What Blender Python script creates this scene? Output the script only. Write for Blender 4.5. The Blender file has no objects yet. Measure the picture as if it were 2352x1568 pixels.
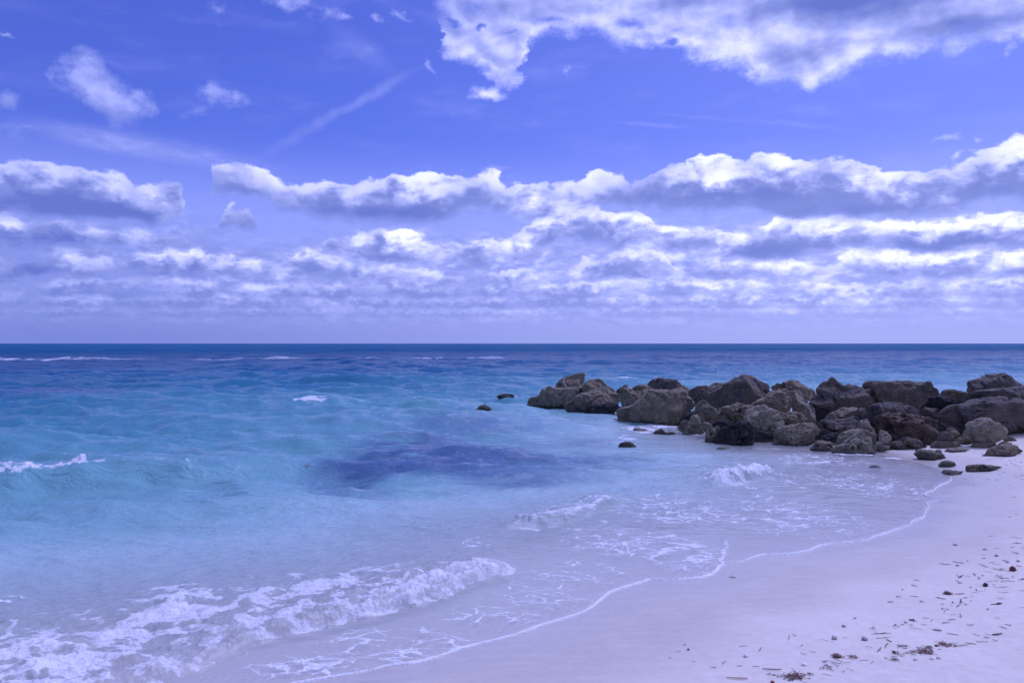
import bpy, bmesh, math, random
import numpy as np
from mathutils import Vector

# ---------------------------------------------------------------- camera, exposure, sun, sky
C = bpy.context.scene
COL = C.collection
F_PX = 1829.0                      # focal length in survey pixels (photo width 2352)
CX, HY = 1176.0, 788.5             # optical axis column, horizon row
EYE = 2.2                          # camera height above still water

cam_data = bpy.data.cameras.new('camera')
cam_data.sensor_width = 36.0
cam_data.lens = 36.0 * F_PX / 2352.0
cam_data.clip_start = 0.1
cam_data.clip_end = 120000.0
cam = bpy.data.objects.new('camera', cam_data)
cam.location = (0, 0, EYE)
cam.rotation_euler = (math.radians(90.0) + math.atan(4.5 / F_PX), 0, 0)
COL.objects.link(cam)
C.camera = cam

vs = C.view_settings
vs.view_transform = 'Standard'
vs.look = 'None'
vs.gamma = 1.0
vs.use_curve_mapping = False
vs.exposure = EXPOSURE = 0.0
vs.use_white_balance = True        # the photograph was taken on a tungsten-like setting: all of it is blue
vs.white_balance_temperature = 4750
vs.white_balance_tint = 50

SUN_EL, SUN_AZ = 60.0, 52.0        # degrees; azimuth clockwise from the view direction (+Y)
sd = bpy.data.lights.new('sun', 'SUN')
sd.energy = 1.82
sd.angle = math.radians(22.0)      # veiled by thin cloud: soft shadows
sd.color = (1.0, 0.95, 0.88)
sun = bpy.data.objects.new('sun', sd)
_a, _e = math.radians(SUN_AZ), math.radians(SUN_EL)
_dir = Vector((math.sin(_a) * math.cos(_e), math.cos(_a) * math.cos(_e), math.sin(_e)))
sun.rotation_euler = _dir.to_track_quat('Z', 'Y').to_euler()
sun.location = _dir * 50
COL.objects.link(sun)

C.cycles.use_adaptive_sampling = True
C.cycles.adaptive_threshold = 0.015
C.cycles.adaptive_min_samples = 20
C.cycles.use_denoising = True
C.cycles.sample_clamp_direct = 3.0
C.cycles.sample_clamp_indirect = 2.0
C.cycles.denoising_prefilter = 'ACCURATE'
C.cycles.max_bounces = 6
C.cycles.transparent_max_bounces = 12
C.cycles.caustics_reflective = False
C.cycles.caustics_refractive = False


class G:
    """Small expression builder over shader nodes."""
    def __init__(s, tree):
        s.t = tree

    def node(s, kind, **kw):
        n = s.t.nodes.new(kind)
        for k, v in kw.items():
            setattr(n, k, v)
        return n

    def put(s, sock, v):
        if isinstance(v, E):
            s.t.links.new(v.s, sock)
        elif isinstance(v, bpy.types.NodeSocket):
            s.t.links.new(v, sock)
        else:
            if sock.type == 'VECTOR' and hasattr(v, '__len__'):
                v = v[:3]
            sock.default_value = v

    def m(s, op, a, b=0.0, c=0.0, clamp=False):
        n = s.node('ShaderNodeMath', operation=op)
        n.use_clamp = clamp
        s.put(n.inputs[0], a)
        s.put(n.inputs[1], b)
        s.put(n.inputs[2], c)
        return E(s, n.outputs[0])

    def smooth(s, x, a, b, lo=0.0, hi=1.0, kind='SMOOTHSTEP'):
        n = s.node('ShaderNodeMapRange', interpolation_type=kind)
        n.clamp = True
        for i, v in enumerate((x, a, b, lo, hi)):
            s.put(n.inputs[i], v)
        return E(s, n.outputs[0])

    def lin(s, x, a, b, lo=0.0, hi=1.0):
        return s.smooth(x, a, b, lo, hi, 'LINEAR')

    def xyz(s, x, y, z):
        n = s.node('ShaderNodeCombineXYZ')
        for i, v in enumerate((x, y, z)):
            s.put(n.inputs[i], v)
        return E(s, n.outputs[0])

    def sep(s, v):
        n = s.node('ShaderNodeSeparateXYZ')
        s.put(n.inputs[0], v)
        return [E(s, o) for o in n.outputs]

    def vm(s, op, a, b=(0, 0, 0), out=0):
        n = s.node('ShaderNodeVectorMath', operation=op)
        s.put(n.inputs[0], a)
        s.put(n.inputs[1], b)
        return E(s, n.outputs[out])

    def scale(s, v, k):
        n = s.node('ShaderNodeVectorMath', operation='SCALE')
        s.put(n.inputs[0], v)
        s.put(n.inputs[3], k)
        return E(s, n.outputs[0])

    def noise(s, v, scale=1.0, detail=4.0, rough=0.55, dist=0.0, color=False, lac=2.0):
        n = s.node('ShaderNodeTexNoise')
        s.put(n.inputs['Vector'], v)
        s.put(n.inputs['Scale'], scale)
        s.put(n.inputs['Detail'], detail)
        s.put(n.inputs['Roughness'], rough)
        s.put(n.inputs['Lacunarity'], lac)
        s.put(n.inputs['Distortion'], dist)
        return E(s, n.outputs[1 if color else 0])

    def voro(s, v, scale=1.0, feature='F1', rand=1.0, smooth=None, out=0):
        n = s.node('ShaderNodeTexVoronoi', feature=feature)
        s.put(n.inputs['Vector'], v)
        s.put(n.inputs['Scale'], scale)
        s.put(n.inputs['Randomness'], rand)
        if smooth is not None:
            s.put(n.inputs['Smoothness'], smooth)
        return E(s, n.outputs[out])

    def mix(s, f, a, b, blend='MIX'):
        n = s.node('ShaderNodeMix', data_type='RGBA', blend_type=blend)
        s.put(n.inputs[0], f)
        s.put(n.inputs[6], a)
        s.put(n.inputs[7], b)
        return E(s, n.outputs[2])

    def ramp(s, x, stops, kind='LINEAR'):
        n = s.node('ShaderNodeValToRGB')
        cr = n.color_ramp
        cr.interpolation = kind
        while len(cr.elements) < len(stops):
            cr.elements.new(0.5)
        for e, (p, c) in zip(cr.elements, stops):
            e.position = p
            e.color = (c[0], c[1], c[2], 1) if len(c) == 3 else c
        s.put(n.inputs[0], x)
        return E(s, n.outputs[0])

    def curve(s, x, pts):
        n = s.node('ShaderNodeFloatCurve')
        c = n.mapping.curves[0]
        pts = sorted(pts)
        while len(c.points) < len(pts):
            c.points.new(0.5, 0.5)
        for p, (a, b) in zip(c.points, pts):
            p.location = (a, b)
            p.handle_type = 'AUTO_CLAMPED'
        n.mapping.update()
        s.put(n.inputs['Value'], x)
        return E(s, n.outputs[0])

    def attr(s, name, out=2):
        n = s.node('ShaderNodeAttribute')
        n.attribute_name = name
        return E(s, n.outputs[out])


class E:
    """A socket with arithmetic."""
    def __init__(s, g, sock):
        s.g, s.s = g, sock

    def __add__(s, o): return s.g.m('ADD', s, o)
    __radd__ = __add__
    def __sub__(s, o): return s.g.m('SUBTRACT', s, o)
    def __rsub__(s, o): return s.g.m('SUBTRACT', o, s)
    def __mul__(s, o): return s.g.m('MULTIPLY', s, o)
    __rmul__ = __mul__
    def __truediv__(s, o): return s.g.m('DIVIDE', s, o)
    def max(s, o): return s.g.m('MAXIMUM', s, o)
    def min(s, o): return s.g.m('MINIMUM', s, o)
    def clamp(s): return s.g.m('ADD', s, 0.0, clamp=True)
    def pow(s, o): return s.g.m('POWER', s, o)
    def abs(s): return s.g.m('ABSOLUTE', s)


def sky_deg(px, py):
    """Survey pixel to (azimuth, elevation slope in degrees-at-the-axis)."""
    u = (px - CX) / F_PX
    return math.degrees(math.atan(u)), math.degrees((HY - py) / F_PX / math.hypot(1, u))


def build_sky():
    w = bpy.data.worlds.new('World')
    C.world = w
    w.use_nodes = True
    t = w.node_tree
    t.nodes.clear()
    g = G(t)
    out = g.node('ShaderNodeOutputWorld')
    bg = g.node('ShaderNodeBackground')
    t.links.new(bg.outputs[0], out.inputs[0])
    sky = g.node('ShaderNodeTexSky', sky_type='NISHITA')
    sky.sun_disc = False
    sky.sun_elevation = math.radians(SUN_EL)
    sky.sun_rotation = math.radians(SUN_AZ)
    sky.altitude = 0
    sky.air_density = 1.0
    sky.dust_density = 0.6
    sky.ozone_density = 1.0
    sky_c = E(g, sky.outputs[0])
    STR = 0.1

    gen = g.node('ShaderNodeTexCoord').outputs['Generated']
    x, y, z = g.sep(gen)
    az = g.m('ARCTAN2', x, y) * 57.2958
    hor = g.m('SQRT', x * x + y * y).max(0.05)
    el = z / hor * 57.2958
    elp = el.max(0.0)

    def blob(P, px, py, rx, ry, k=1.0, rot=0.0, heap=False):
        """1 in the middle of a soft ellipse, 0 at its rim, negative outside."""
        a, e = sky_deg(px, py)
        a1, _ = sky_deg(px + rx * 0.5, py)
        a0, _ = sky_deg(px - rx * 0.5, py)
        ra = a1 - a0
        re = abs(sky_deg(px, py + ry)[1] - e)
        q = g.vm('SUBTRACT', P, (a, e, 0))
        if rot:
            n = g.node('ShaderNodeVectorRotate', rotation_type='Z_AXIS')
            g.put(n.inputs['Vector'], q)
            n.inputs['Angle'].default_value = -math.radians(rot)
            q = E(g, n.outputs[0])
        if heap:                     # heaped cloud: abrupt crown, long soft fall towards its base
            q = g.vm('MAXIMUM', g.vm('MULTIPLY', q, (1 / ra, 1.35 / re, 0)), g.vm('MULTIPLY', q, (1 / ra, 0.42 / re, 0)))
        else:
            q = g.vm('MULTIPLY', q, (1 / ra, 1 / re, 0))
        d = g.vm('LENGTH', q, out=1)
        return g.m('MULTIPLY_ADD', d, -k, k)

    def blobs(P, rows, soft=False, heap=False):
        acc = None
        for r in rows:
            b = blob(P, *r, heap=heap)
            if soft:
                b = g.smooth(b, 0.0, r[4], 0.0, r[4])
                acc = b if acc is None else acc + b
            else:
                acc = b if acc is None else acc.max(b)
        return acc

    # ragged coordinates: large and fine warps of the direction
    P0 = g.xyz(az, el, 0.0)
    n1 = g.noise(P0, 0.32, 5, 0.62, color=True)
    n2 = g.noise(P0, 1.1, 6, 0.65, color=True)
    wv = g.vm('ADD', g.scale(g.vm('SUBTRACT', n1, (.5, .5, .5)), 2.6), g.scale(g.vm('SUBTRACT', n2, (.5, .5, .5)), 1.1))
    wv = g.vm('MULTIPLY', wv, (1.2, 0.75, 0))
    P = g.vm('ADD', P0, wv)
    Ps = g.vm('ADD', P0, g.vm('MULTIPLY', wv, (0.5, 0.35, 0)))
    paz, pel, _ = g.sep(P)
    saz, sel, _ = g.sep(Ps)

    fb = g.noise(g.vm('MULTIPLY', P0, (1, 1.35, 0)), 0.55, 8, 0.6)             # medium puffs
    Pb = g.vm('MULTIPLY', g.vm('ADD', P0, g.scale(wv, 0.35)), (1, 1.5, 0))
    relief = g.noise(Pb, 0.5, 3.5, 0.5) - g.noise(g.vm('ADD', Pb, (0.45, 0.8, 0)), 0.5, 3, 0.5)      # billows: bright crowns, shaded feet
    lo = g.noise(g.vm('MULTIPLY', g.vm('ADD', P0, g.scale(wv, 0.3)), (1, 2.2, 0)), 1.0, 6, 0.58)      # puffs of the lower rows
    lo2 = g.noise(g.vm('MULTIPLY', g.vm('ADD', P0, g.scale(wv, 0.4)), (1, 2.6, 0)), 0.6, 3.5, 0.5)

    tex = g.m('MULTIPLY_ADD', fb, 1.0, -0.5)
    ax0, aw, eh = -45.0, 90.0, 30.0

    def along(a):
        return g.m('MULTIPLY_ADD', a, 1 / aw, -ax0 / aw)

    def edge_curve(a, pts):
        return g.curve(along(a), [((sky_deg(p, q)[0] - ax0) / aw, sky_deg(p, q)[1] / eh) for p, q in pts]) * eh

    def row(tops, bases, warp, scale, amp, thick, off, broken=None, cuts=None, soft=0.10):
        """One row of cumulus: crisp heaped crowns, shaded flat bases. Returns how solid it is and how lit (1 crown .. 0 base)."""
        Q = g.vm('ADD', P0, g.vm('MULTIPLY', wv, (warp, warp * 0.7, 0)))
        qa, qe, _ = g.sep(Q)
        n = g.noise(g.vm('ADD', g.vm('MULTIPLY', Q, (1, 1.5, 0)), off), scale, 6, 0.56) - 0.5
        nb = g.noise(g.vm('ADD', g.vm('MULTIPLY', P0, (1, 1.2, 0)), off), scale * 0.5, 2.5, 0.5) - 0.5
        depth = edge_curve(qa, tops) - qe + n * (2.6 * amp) + nb * amp * 3.0
        if cuts:
            depth = depth - g.smooth(blobs(Q, cuts), -0.5, 1.0) * (2.6 * thick)
        hgt = qe - edge_curve(qa, bases) + nb * amp * 2.5 + n * amp * 0.6
        m = g.smooth(depth, -soft, soft * 2.2) * g.smooth(hgt, -0.22 * thick, 0.30 * thick)
        if broken is not None:
            m = m * g.smooth(g.noise(g.vm('ADD', g.vm('MULTIPLY', P0, (1, 0.4, 0)), off), broken, 3, 0.5), 0.30, 0.50)
        lit = g.smooth(depth + n * thick * 2.4 - nb * thick * 1.5, thick * 1.25, thick * 0.10) * g.smooth(hgt, -0.1 * thick, 1.1 * thick, 0.35, 1.0)
        lit = lit * g.lin(nb, -0.16, 0.14, 0.55, 1.0)
        return m, lit

    TOP1 = [(-250, 330), (0, 372), (60, 360), (160, 372), (260, 396), (330, 412), (400, 412), (440, 425), (452, 440), (470, 410),
            (486, 384), (510, 372), (545, 374), (600, 388), (636, 424), (700, 418), (800, 408), (880, 404), (960, 404),
            (1040, 400), (1120, 398), (1180, 420), (1260, 420), (1350, 412), (1375, 396), (1450, 398), (1500, 382),
            (1600, 370), (1700, 366), (1740, 350), (1860, 362), (1930, 352), (2000, 372), (2060, 386), (2130, 372),
            (2200, 362), (2260, 334), (2352, 306), (2600, 250)]
    BASE1 = [(-250, 488), (0, 494), (150, 508), (300, 516), (390, 512), (430, 492), (455, 462), (490, 446), (600, 446), (650, 488), (700, 492), (780, 506), (900, 514), (1010, 502),
             (1100, 484), (1230, 506), (1380, 466), (1450, 482), (1600, 488), (1750, 492), (1900, 502), (2060, 496), (2150, 486), (2352, 472), (2600, 460)]
    TOP2 = [(-250, 470), (0, 484), (60, 492), (130, 505), (250, 524), (340, 530), (400, 548), (470, 600), (520, 468), (560, 470), (590, 520), (640, 600), (740, 560), (800, 532),
            (890, 520), (940, 530), (1010, 558), (1060, 550), (1160, 546), (1230, 500), (1270, 470), (1330, 468), (1400, 492), (1460, 480), (1520, 518), (1600, 514),
            (1700, 520), (1800, 492), (1900, 490), (2050, 510), (2200, 496), (2352, 488), (2600, 470)]
    BASE2 = [(-250, 560), (0, 566), (250, 566), (400, 560), (480, 530), (600, 530), (680, 570), (800, 596), (1000, 606), (1200, 600), (1300, 560), (1450, 560), (1600, 588), (1800, 594),
             (1950, 560), (2100, 582), (2352, 576), (2600, 570)]
    TOP3 = [(-250, 590), (0, 604), (90, 590), (150, 574), (200, 600), (260, 604), (350, 580), (430, 574), (500, 582), (580, 602), (650, 596), (700, 572), (800, 588), (860, 604),
            (960, 610), (1050, 636), (1150, 626), (1250, 612), (1330, 602), (1400, 580), (1470, 560), (1530, 580), (1570, 626), (1640, 602), (1760, 592), (1900, 602), (1960, 576),
            (2100, 580), (2250, 564), (2352, 584), (2600, 580)]
    BASE3 = [(-250, 640), (0, 640), (300, 632), (520, 640), (700, 636), (900, 648), (1100, 660), (1300, 648), (1500, 640), (1700, 640), (1950, 630), (2200, 636), (2600, 630)]

    def level(y, wob):
        return [(x, y + d) for x, d in zip((-250, 0, 250, 520, 760, 1000, 1250, 1500, 1750, 2000, 2250, 2600), wob)]
    TOP4, BASE4 = level(644, (0, 4, -6, 5, 8, -2, 4, -10, 2, 6, -4, 0)), level(684, (0,) * 12)
    TOP5, BASE5 = level(678, (0, -3, 5, -4, 2, 6, -5, 3, -6, 4, 0, 0)), level(708, (0,) * 12)
    TOP6, BASE6 = level(706, (0, 3, -3, 2, -4, 3, 0, -3, 2, -2, 3, 0)), level(729, (0,) * 12)
    m1, l1 = row(TOP1, BASE1, 0.50, 0.50, 0.85, 2.4, (0, 0, 0), cuts=[(458, 480, 34, 80, 0.8)])
    m2, l2 = row(TOP2, BASE2, 0.50, 0.66, 0.80, 1.7, (3.1, 1.7, 0))
    m3, l3 = row(TOP3, BASE3, 0.40, 0.85, 0.66, 1.3, (7.9, 4.2, 0))
    m4, l4 = row(TOP4, BASE4, 0.32, 1.15, 0.52, 0.9, (1.3, 8.8, 0), 0.22)
    m5, l5 = row(TOP5, BASE5, 0.25, 1.5, 0.38, 0.65, (5.5, 2.4, 0), 0.26)
    m6, l6 = row(TOP6, BASE6, 0.18, 2.0, 0.26, 0.48, (9.1, 6.6, 0), 0.3)

    # --- the big cloud overhead right: silhouette of its underside
    LOWS = [(700, -120), (930, -90), (990, 15), (1002, 105), (1020, 132), (1060, 148), (1110, 160), (1138, 196), (1180, 200), (1210, 150),
            (1225, 98), (1250, 84), (1310, 78), (1350, 70), (1400, 92), (1470, 104), (1530, 112), (1570, 132), (1620, 156), (1700, 160),
            (1750, 184), (1800, 196), (1868, 216), (1892, 194), (1960, 168), (2040, 136), (2130, 118), (2200, 104), (2352, 96), (2600, 90)]
    cx = along(paz)
    low = g.curve(cx, [((sky_deg(a, b)[0] - ax0) / aw, sky_deg(a, b)[1] / 60.0 ) for a, b in LOWS]) * 60.0
    over_depth = pel - low
    over = g.lin(over_depth, -1.2, 1.2, -1.0, 1.0) - g.smooth(paz, -4.0, -9.0, 0.0, 1.5)
    over_gap = blobs(P, [(975, 25, 90, 64, 1.1), (1085, 20, 70, 34, 0.6), (1460, 52, 60, 19, 1.0), (1105, 66, 26, 14, 1.3), (1250, 48, 70, 15, 0.9), (1170, 75, 30, 10, 0.8),
                         (1560, 70, 24, 14, 0.8), (1030, 50, 30, 22, 1.1), (985, 120, 16, 20, .8), (1540, 98, 22, 12, 0.9)])
    over = over - g.smooth(over_gap + tex * 2.4, -0.25, 1.3) * 1.25
    over = over.max(blobs(P, [(1118, 214, 30, 14, 0.7)]))

    # --- lone clouds and veils at the left
    lone = blobs(P, [(195, 168, 82, 74, 1.4, -40), (245, 212, 118, 64, 1.4, -35), (298, 238, 56, 48, 1.3, 0)])
    wisp = blobs(P, [(486, 212, 46, 30, 0.85, -40), (530, 232, 58, 22, 0.7, -10), (435, 262, 52, 16, 0.5, 10), (10, 225, 46, 46, 0.9, -60),
                     (30, 300, 70, 46, 0.45, -20), (505, 25, 34, 48, 0.5, 20), (680, 6, 130, 34, 0.7, -15),
                     (780, 36, 44, 12, 0.5, -20), (880, 42, 30, 10, 0.6, -30), (925, 40, 40, 12, 0.5, -35), (990, 155, 10, 26, 0.7, 20),
                     (1290, 160, 8, 18, 0.5, 15), (8, 90, 30, 8, 0.7, -5), (1145, 392, 30, 8, 0.6, -15), (2175, 322, 46, 13, 0.8, 10), (2255, 312, 20, 13, .6, 0),
                     (2330, 112, 24, 20, 0.5, 10)])
    veil = blobs(P0, [(230, 322, 260, 38, 1.0, -7), (420, 352, 330, 40, 0.7, -8)], True) * 0.34
    trail = blobs(Ps, [(700, 304, 170, 22, 0.95, 33), (850, 220, 180, 20, 0.9, 31), (1500, 287, 130, 8, 0.8, -7), (1620, 272, 160, 8, 0.4, -9),
                       (1840, 287, 170, 9, 0.55, -11), (830, 110, 140, 40, 0.5, -35)], True) * 0.17
    cirrus = g.smooth(g.noise(g.vm('MULTIPLY', Ps, (0.5, 1.6, 1)), 0.25, 5, 0.6), 0.46, 0.9) * 0.16

    m_over = g.smooth(over + tex * 2.0, -0.35, 1.15)
    m_lone = g.smooth(lone + tex * 1.3, 0.0, 1.0) * 0.60
    m_wisp = g.smooth(wisp + tex * 1.5, 0.05, 1.0) * 0.52
    # the rest of the dome, beyond what the photograph frames
    Pd = g.xyz(x / (z.max(0.0) + 0.12), y / (z.max(0.0) + 0.12), 0.0)
    dome = g.smooth(g.noise(Pd, 1.1, 6, 0.6), 0.40, 0.56)
    outside = g.smooth(az.abs(), 42.0, 50.0).max(g.smooth(el, 27.0, 33.0)) * g.smooth(el, 5.0, 12.0)
    ff = 1.0 - outside
    thin = (veil + trail + cirrus) * g.smooth(el, 3.0, 9.0)
    veil_low = g.smooth(el, 9.6, 6.4) * g.lin(lo2, 0.3, 0.6, 0.55, 0.95)
    veil_low = veil_low * (1.0 - g.smooth(blobs(P, [(640, 515, 190, 50, 1.0), (1490, 484, 120, 16, 0.9), (1180, 512, 160, 22, 0.9), (560, 556, 150, 22, 0.7)]), -0.2, 0.8) * 0.8)
    m_row = m1.max(m2).max(m3).max(m4).max(m5).max(m6)
    m_solid = (m_row.max(veil_low).max(m_over).max(m_lone).max(m_wisp)) * ff
    m_solid = m_solid.max(dome * outside * 0.85)
    mask = 1.0 - (1.0 - m_solid) * (1.0 - thin.clamp())

    # --- light and shade of the clouds
    DARK = [(190, 478, 300, 34, 0.62, -4), (40, 452, 140, 34, 0.25), (400, 492, 150, 20, 0.25, -3), (150, 546, 250, 26, 0.55, 0), (70, 622, 150, 24, 0.5),
            (450, 606, 150, 24, 0.42), (520, 434, 80, 14, 0.35), (690, 482, 80, 14, 0.4), (880, 492, 200, 32, 0.62, 0), (960, 470, 110, 34, 0.3),
            (890, 594, 110, 18, 0.42), (1040, 614, 200, 16, 0.3), (1700, 446, 350, 40, 0.5, -4), (1930, 484, 200, 24, 0.5), (1480, 442, 130, 28, 0.35),
            (1800, 430, 200, 40, 0.25), (2270, 432, 110, 52, 0.36), (2310, 380, 110, 26, 0.34), (2130, 475, 60, 24, 0.35), (2220, 546, 220, 36, 0.55),
            (2080, 570, 180, 22, 0.42), (1760, 572, 190, 32, 0.55), (1450, 570, 70, 16, 0.35), (1560, 604, 100, 24, 0.42),
            (1960, 632, 170, 26, 0.34), (2330, 622, 80, 30, 0.35), (1640, 626, 220, 16, 0.3),
            (1980, -10, 420, 92, 0.8, 0), (2210, 58, 280, 66, 0.5, -4), (1810, 135, 110, 56, 0.34, -20), (1900, 110, 90, 46, 0.25),
            (1600, -6, 160, 34, 0.4), (1230, 10, 260, 44, 0.16)]
    dark = blobs(Ps, DARK, True)
    BRI = [(1800, 58, 80, 48, 0.26), (1690, 110, 110, 50, 0.16), (520, 395, 50, 20, 0.2), (2080, 430, 90, 40, 0.25), (1990, 460, 50, 30, 0.2),
           (1500, 575, 60, 30, 0.2), (1850, 600, 200, 16, 0.2), (920, 560, 60, 26, 0.22)]
    bri = blobs(Ps, BRI, True)
    rim2 = g.smooth(over_depth, 0.0, 2.2, 0.22, 0.0) * g.smooth(pel, 14.0, 17.0)
    right = g.lin(az, -33.0, 20.0, -0.20, 0.05)
    hi_body = 0.62 + relief * 0.55 + rim2 + bri - dark + (fb - 0.5) * 0.15
    row_zone = g.smooth(el, 14.4, 13.7)

    def tone(l, lo_t, hi_t):
        return g.m('MULTIPLY_ADD', l, hi_t - lo_t, lo_t)
    PUFFS = [(393, 474, 46, 24), (17, 498, 46, 20), (222, 536, 50, 12), (318, 536, 46, 17), (92, 589, 24, 6), (150, 580, 30, 19), (147, 632, 22, 14), (62, 654, 50, 9), (44, 676, 44, 10), (20, 698, 28, 8), (191, 635, 22, 5),
             (342, 584, 66, 10), (427, 580, 55, 11), (496, 597, 50, 19), (403, 645, 50, 14), (205, 683, 66, 9), (581, 604, 40, 13), (650, 621, 40, 15), (718, 577, 66, 11), (786, 590, 60, 15), (513, 645, 44, 9), (581, 659, 50, 11),
             (643, 669, 34, 9), (701, 659, 40, 11), (533, 681, 66, 9), (769, 703, 60, 13), (410, 717, 50, 8), (701, 726, 44, 6), (526, 738, 28, 4), (938, 534, 58, 18), (969, 577, 74, 24), (917, 553, 44, 22), (1013, 580, 50, 17),
             (1150, 563, 66, 20), (1088, 553, 46, 8), (1218, 570, 55, 18), (1225, 590, 24, 13), (832, 549, 46, 14), (866, 611, 55, 15), (951, 624, 66, 15), (1044, 652, 40, 11), (1088, 655, 34, 9), (986, 676, 50, 7), (924, 669, 44, 9),
             (1208, 464, 50, 20), (1300, 471, 60, 16), (1276, 505, 66, 15), (1464, 508, 60, 20), (1481, 563, 55, 24), (1515, 592, 50, 27), (1232, 638, 66, 13), (1328, 625, 44, 11), (1293, 655, 28, 8), (1430, 652, 80, 21), (1447, 672, 44, 13),
             (1242, 669, 34, 7), (1362, 686, 50, 9), (1088, 688, 40, 6), (1191, 717, 74, 8), (1300, 713, 44, 10), (791, 696, 44, 10), (893, 702, 34, 7), (842, 720, 15, 8), (1582, 526, 76, 11), (1685, 536, 46, 15), (1712, 549, 24, 13),
             (1787, 508, 76, 13), (1890, 508, 86, 15), (2027, 512, 96, 11), (2163, 508, 120, 15), (2300, 505, 90, 13), (1558, 597, 22, 24), (1625, 576, 60, 14), (1702, 597, 46, 11), (1753, 608, 46, 11), (1838, 608, 76, 15), (1907, 618, 66, 17),
             (1975, 580, 55, 15), (2044, 584, 66, 13), (2146, 587, 100, 11), (2249, 570, 50, 15), (2334, 584, 34, 15), (2143, 628, 34, 11), (2283, 621, 40, 13), (1633, 655, 76, 17), (1732, 655, 50, 19), (1873, 652, 46, 11), (1828, 645, 24, 7),
             (1958, 676, 76, 15), (1999, 686, 28, 11), (2139, 672, 34, 13), (2197, 669, 50, 21), (1787, 700, 66, 10), (1873, 702, 28, 7), (1589, 714, 34, 11), (1698, 724, 34, 9), (1770, 720, 28, 7), (1910, 720, 44, 7), (2009, 724, 44, 7),
             (2095, 715, 66, 7), (2180, 720, 40, 7)]
    Pq = g.vm('ADD', P0, g.vm('MULTIPLY', wv, (0.42, 0.26, 0)))
    puff = blobs(Pq, [(a, b - d * 0.1, c * 1.4, d * 1.6) for a, b, c, d in PUFFS if c * d > 480], heap=True).max(-0.6)
    puff = g.smooth(puff + (lo - 0.5) * 1.5, 0.0, 1.0)
    body = 0.49 + (lo2 - 0.5) * 0.55 + (lo - 0.5) * 0.45 + g.smooth(el, 9.0, 11.5, 0.0, 0.22)       # the thin layer between the rows
    for mm, ll, a, b in ((m6, l6, 0.40, 0.60), (m5, l5, 0.36, 0.66), (m4, l4, 0.34, 0.74), (m3, l3, 0.30, 0.80), (m2, l2, 0.25, 0.88), (m1, l1, 0.23, 1.02)):
        body = body * (1.0 - mm) + tone(ll, a, b) * mm
    body = body - dark * 0.24 + puff * g.smooth(el, 2.0, 5.0, 0.16, 0.30)
    body = hi_body * (1.0 - row_zone) + body * row_zone + right
    hz = g.smooth(el, 2.2, 0.2)                      # flatter towards the horizon
    body = (body * (1.0 - hz) + (0.42 + right) * hz).clamp()
    cloud = g.ramp(body, [(0.0, (0.19, 0.24, 0.41)), (0.3, (0.32, 0.37, 0.49)), (0.55, (0.55, 0.585, 0.64)), (0.78, (0.90, 0.905, 0.89)), (1.0, (1.28, 1.27, 1.22))])
    cloud = g.scale(cloud, 1.0 / STR * CLOUD_K)
    base = g.vm('MULTIPLY', sky_c, SKY_TINT)
    sdir = g.vm('DOT_PRODUCT', gen, tuple(_dir), out=1)
    cloud = g.scale(cloud, 1.0 + g.smooth(sdir, 0.76, 1.0) * 1.9 + g.smooth(sdir, 0.93, 1.0) * 2.0)   # cloud lit through near the sun
    pale = g.smooth(az, -20.0, 34.0, 0.02, 0.26) + g.smooth(el, 15.0, 7.5, 0.0, 0.58)
    base = g.mix(pale, base, tuple(c / STR * CLOUD_K for c in (0.50, 0.56, 0.68)) + (1,))
    colr = g.mix(mask, base, cloud)
    # air near the horizon
    air = g.scale(g.mix(g.smooth(az, -35.0, 25.0), (0.25, 0.29, 0.44, 1), (0.50, 0.54, 0.585, 1)), 1.0 / STR * CLOUD_K)
    colr = g.mix(g.smooth(el, 2.8, 0.0, 0.0, 0.82), colr, air)
    g.put(bg.inputs['Color'], colr)
    bg.inputs['Strength'].default_value = STR
    w.cycles.sampling_method = 'MANUAL'
    w.cycles.sample_map_resolution = 1024


CLOUD_K = 0.85
SKY_TINT = (0.52, 0.515, 0.80)
build_sky()


# ---------------------------------------------------------------- survey helpers
def at(px, py, z=0.0):
    """World point on the level z seen at a survey pixel of the photograph."""
    y = (EYE - z) * F_PX / (py - HY)
    return ((px - CX) / F_PX * y, y)


def line_at(rows, z=0.0):
    return np.array([at(a, b, z) for a, b in rows])


def perlin(x, y, seed=0):
    xi = np.floor(x).astype(np.int64)
    yi = np.floor(y).astype(np.int64)
    xf, yf = x - xi, y - yi
    u = xf * xf * xf * (xf * (xf * 6 - 15) + 10)
    v = yf * yf * yf * (yf * (yf * 6 - 15) + 10)

    def grad(ix, iy, dx, dy):
        h = (ix * 374761393 + iy * 668265263 + seed * 974634777) & 0x7fffffff
        h = ((h ^ (h >> 13)) * 1274126177) & 0x7fffffff
        a = ((h ^ (h >> 16)) & 4095) * (2 * math.pi / 4096)
        return np.cos(a) * dx + np.sin(a) * dy
    a = grad(xi, yi, xf, yf)
    b = grad(xi + 1, yi, xf - 1, yf)
    c = grad(xi, yi + 1, xf, yf - 1)
    d = grad(xi + 1, yi + 1, xf - 1, yf - 1)
    return ((a + (b - a) * u) + ((c + (d - c) * u) - (a + (b - a) * u)) * v) * 1.4


def fbm(x, y, octs=4, seed=0, gain=0.5):
    s, a = 0.0, 1.0
    for o in range(octs):
        s = s + perlin(x * 2 ** o + 17.3 * o, y * 2 ** o - 9.1 * o, seed + o) * a
        a *= gain
    return s


def sstep(x, a, b):
    t = np.clip((x - a) / (b - a), 0, 1)
    return t * t * (3 - 2 * t)


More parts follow.
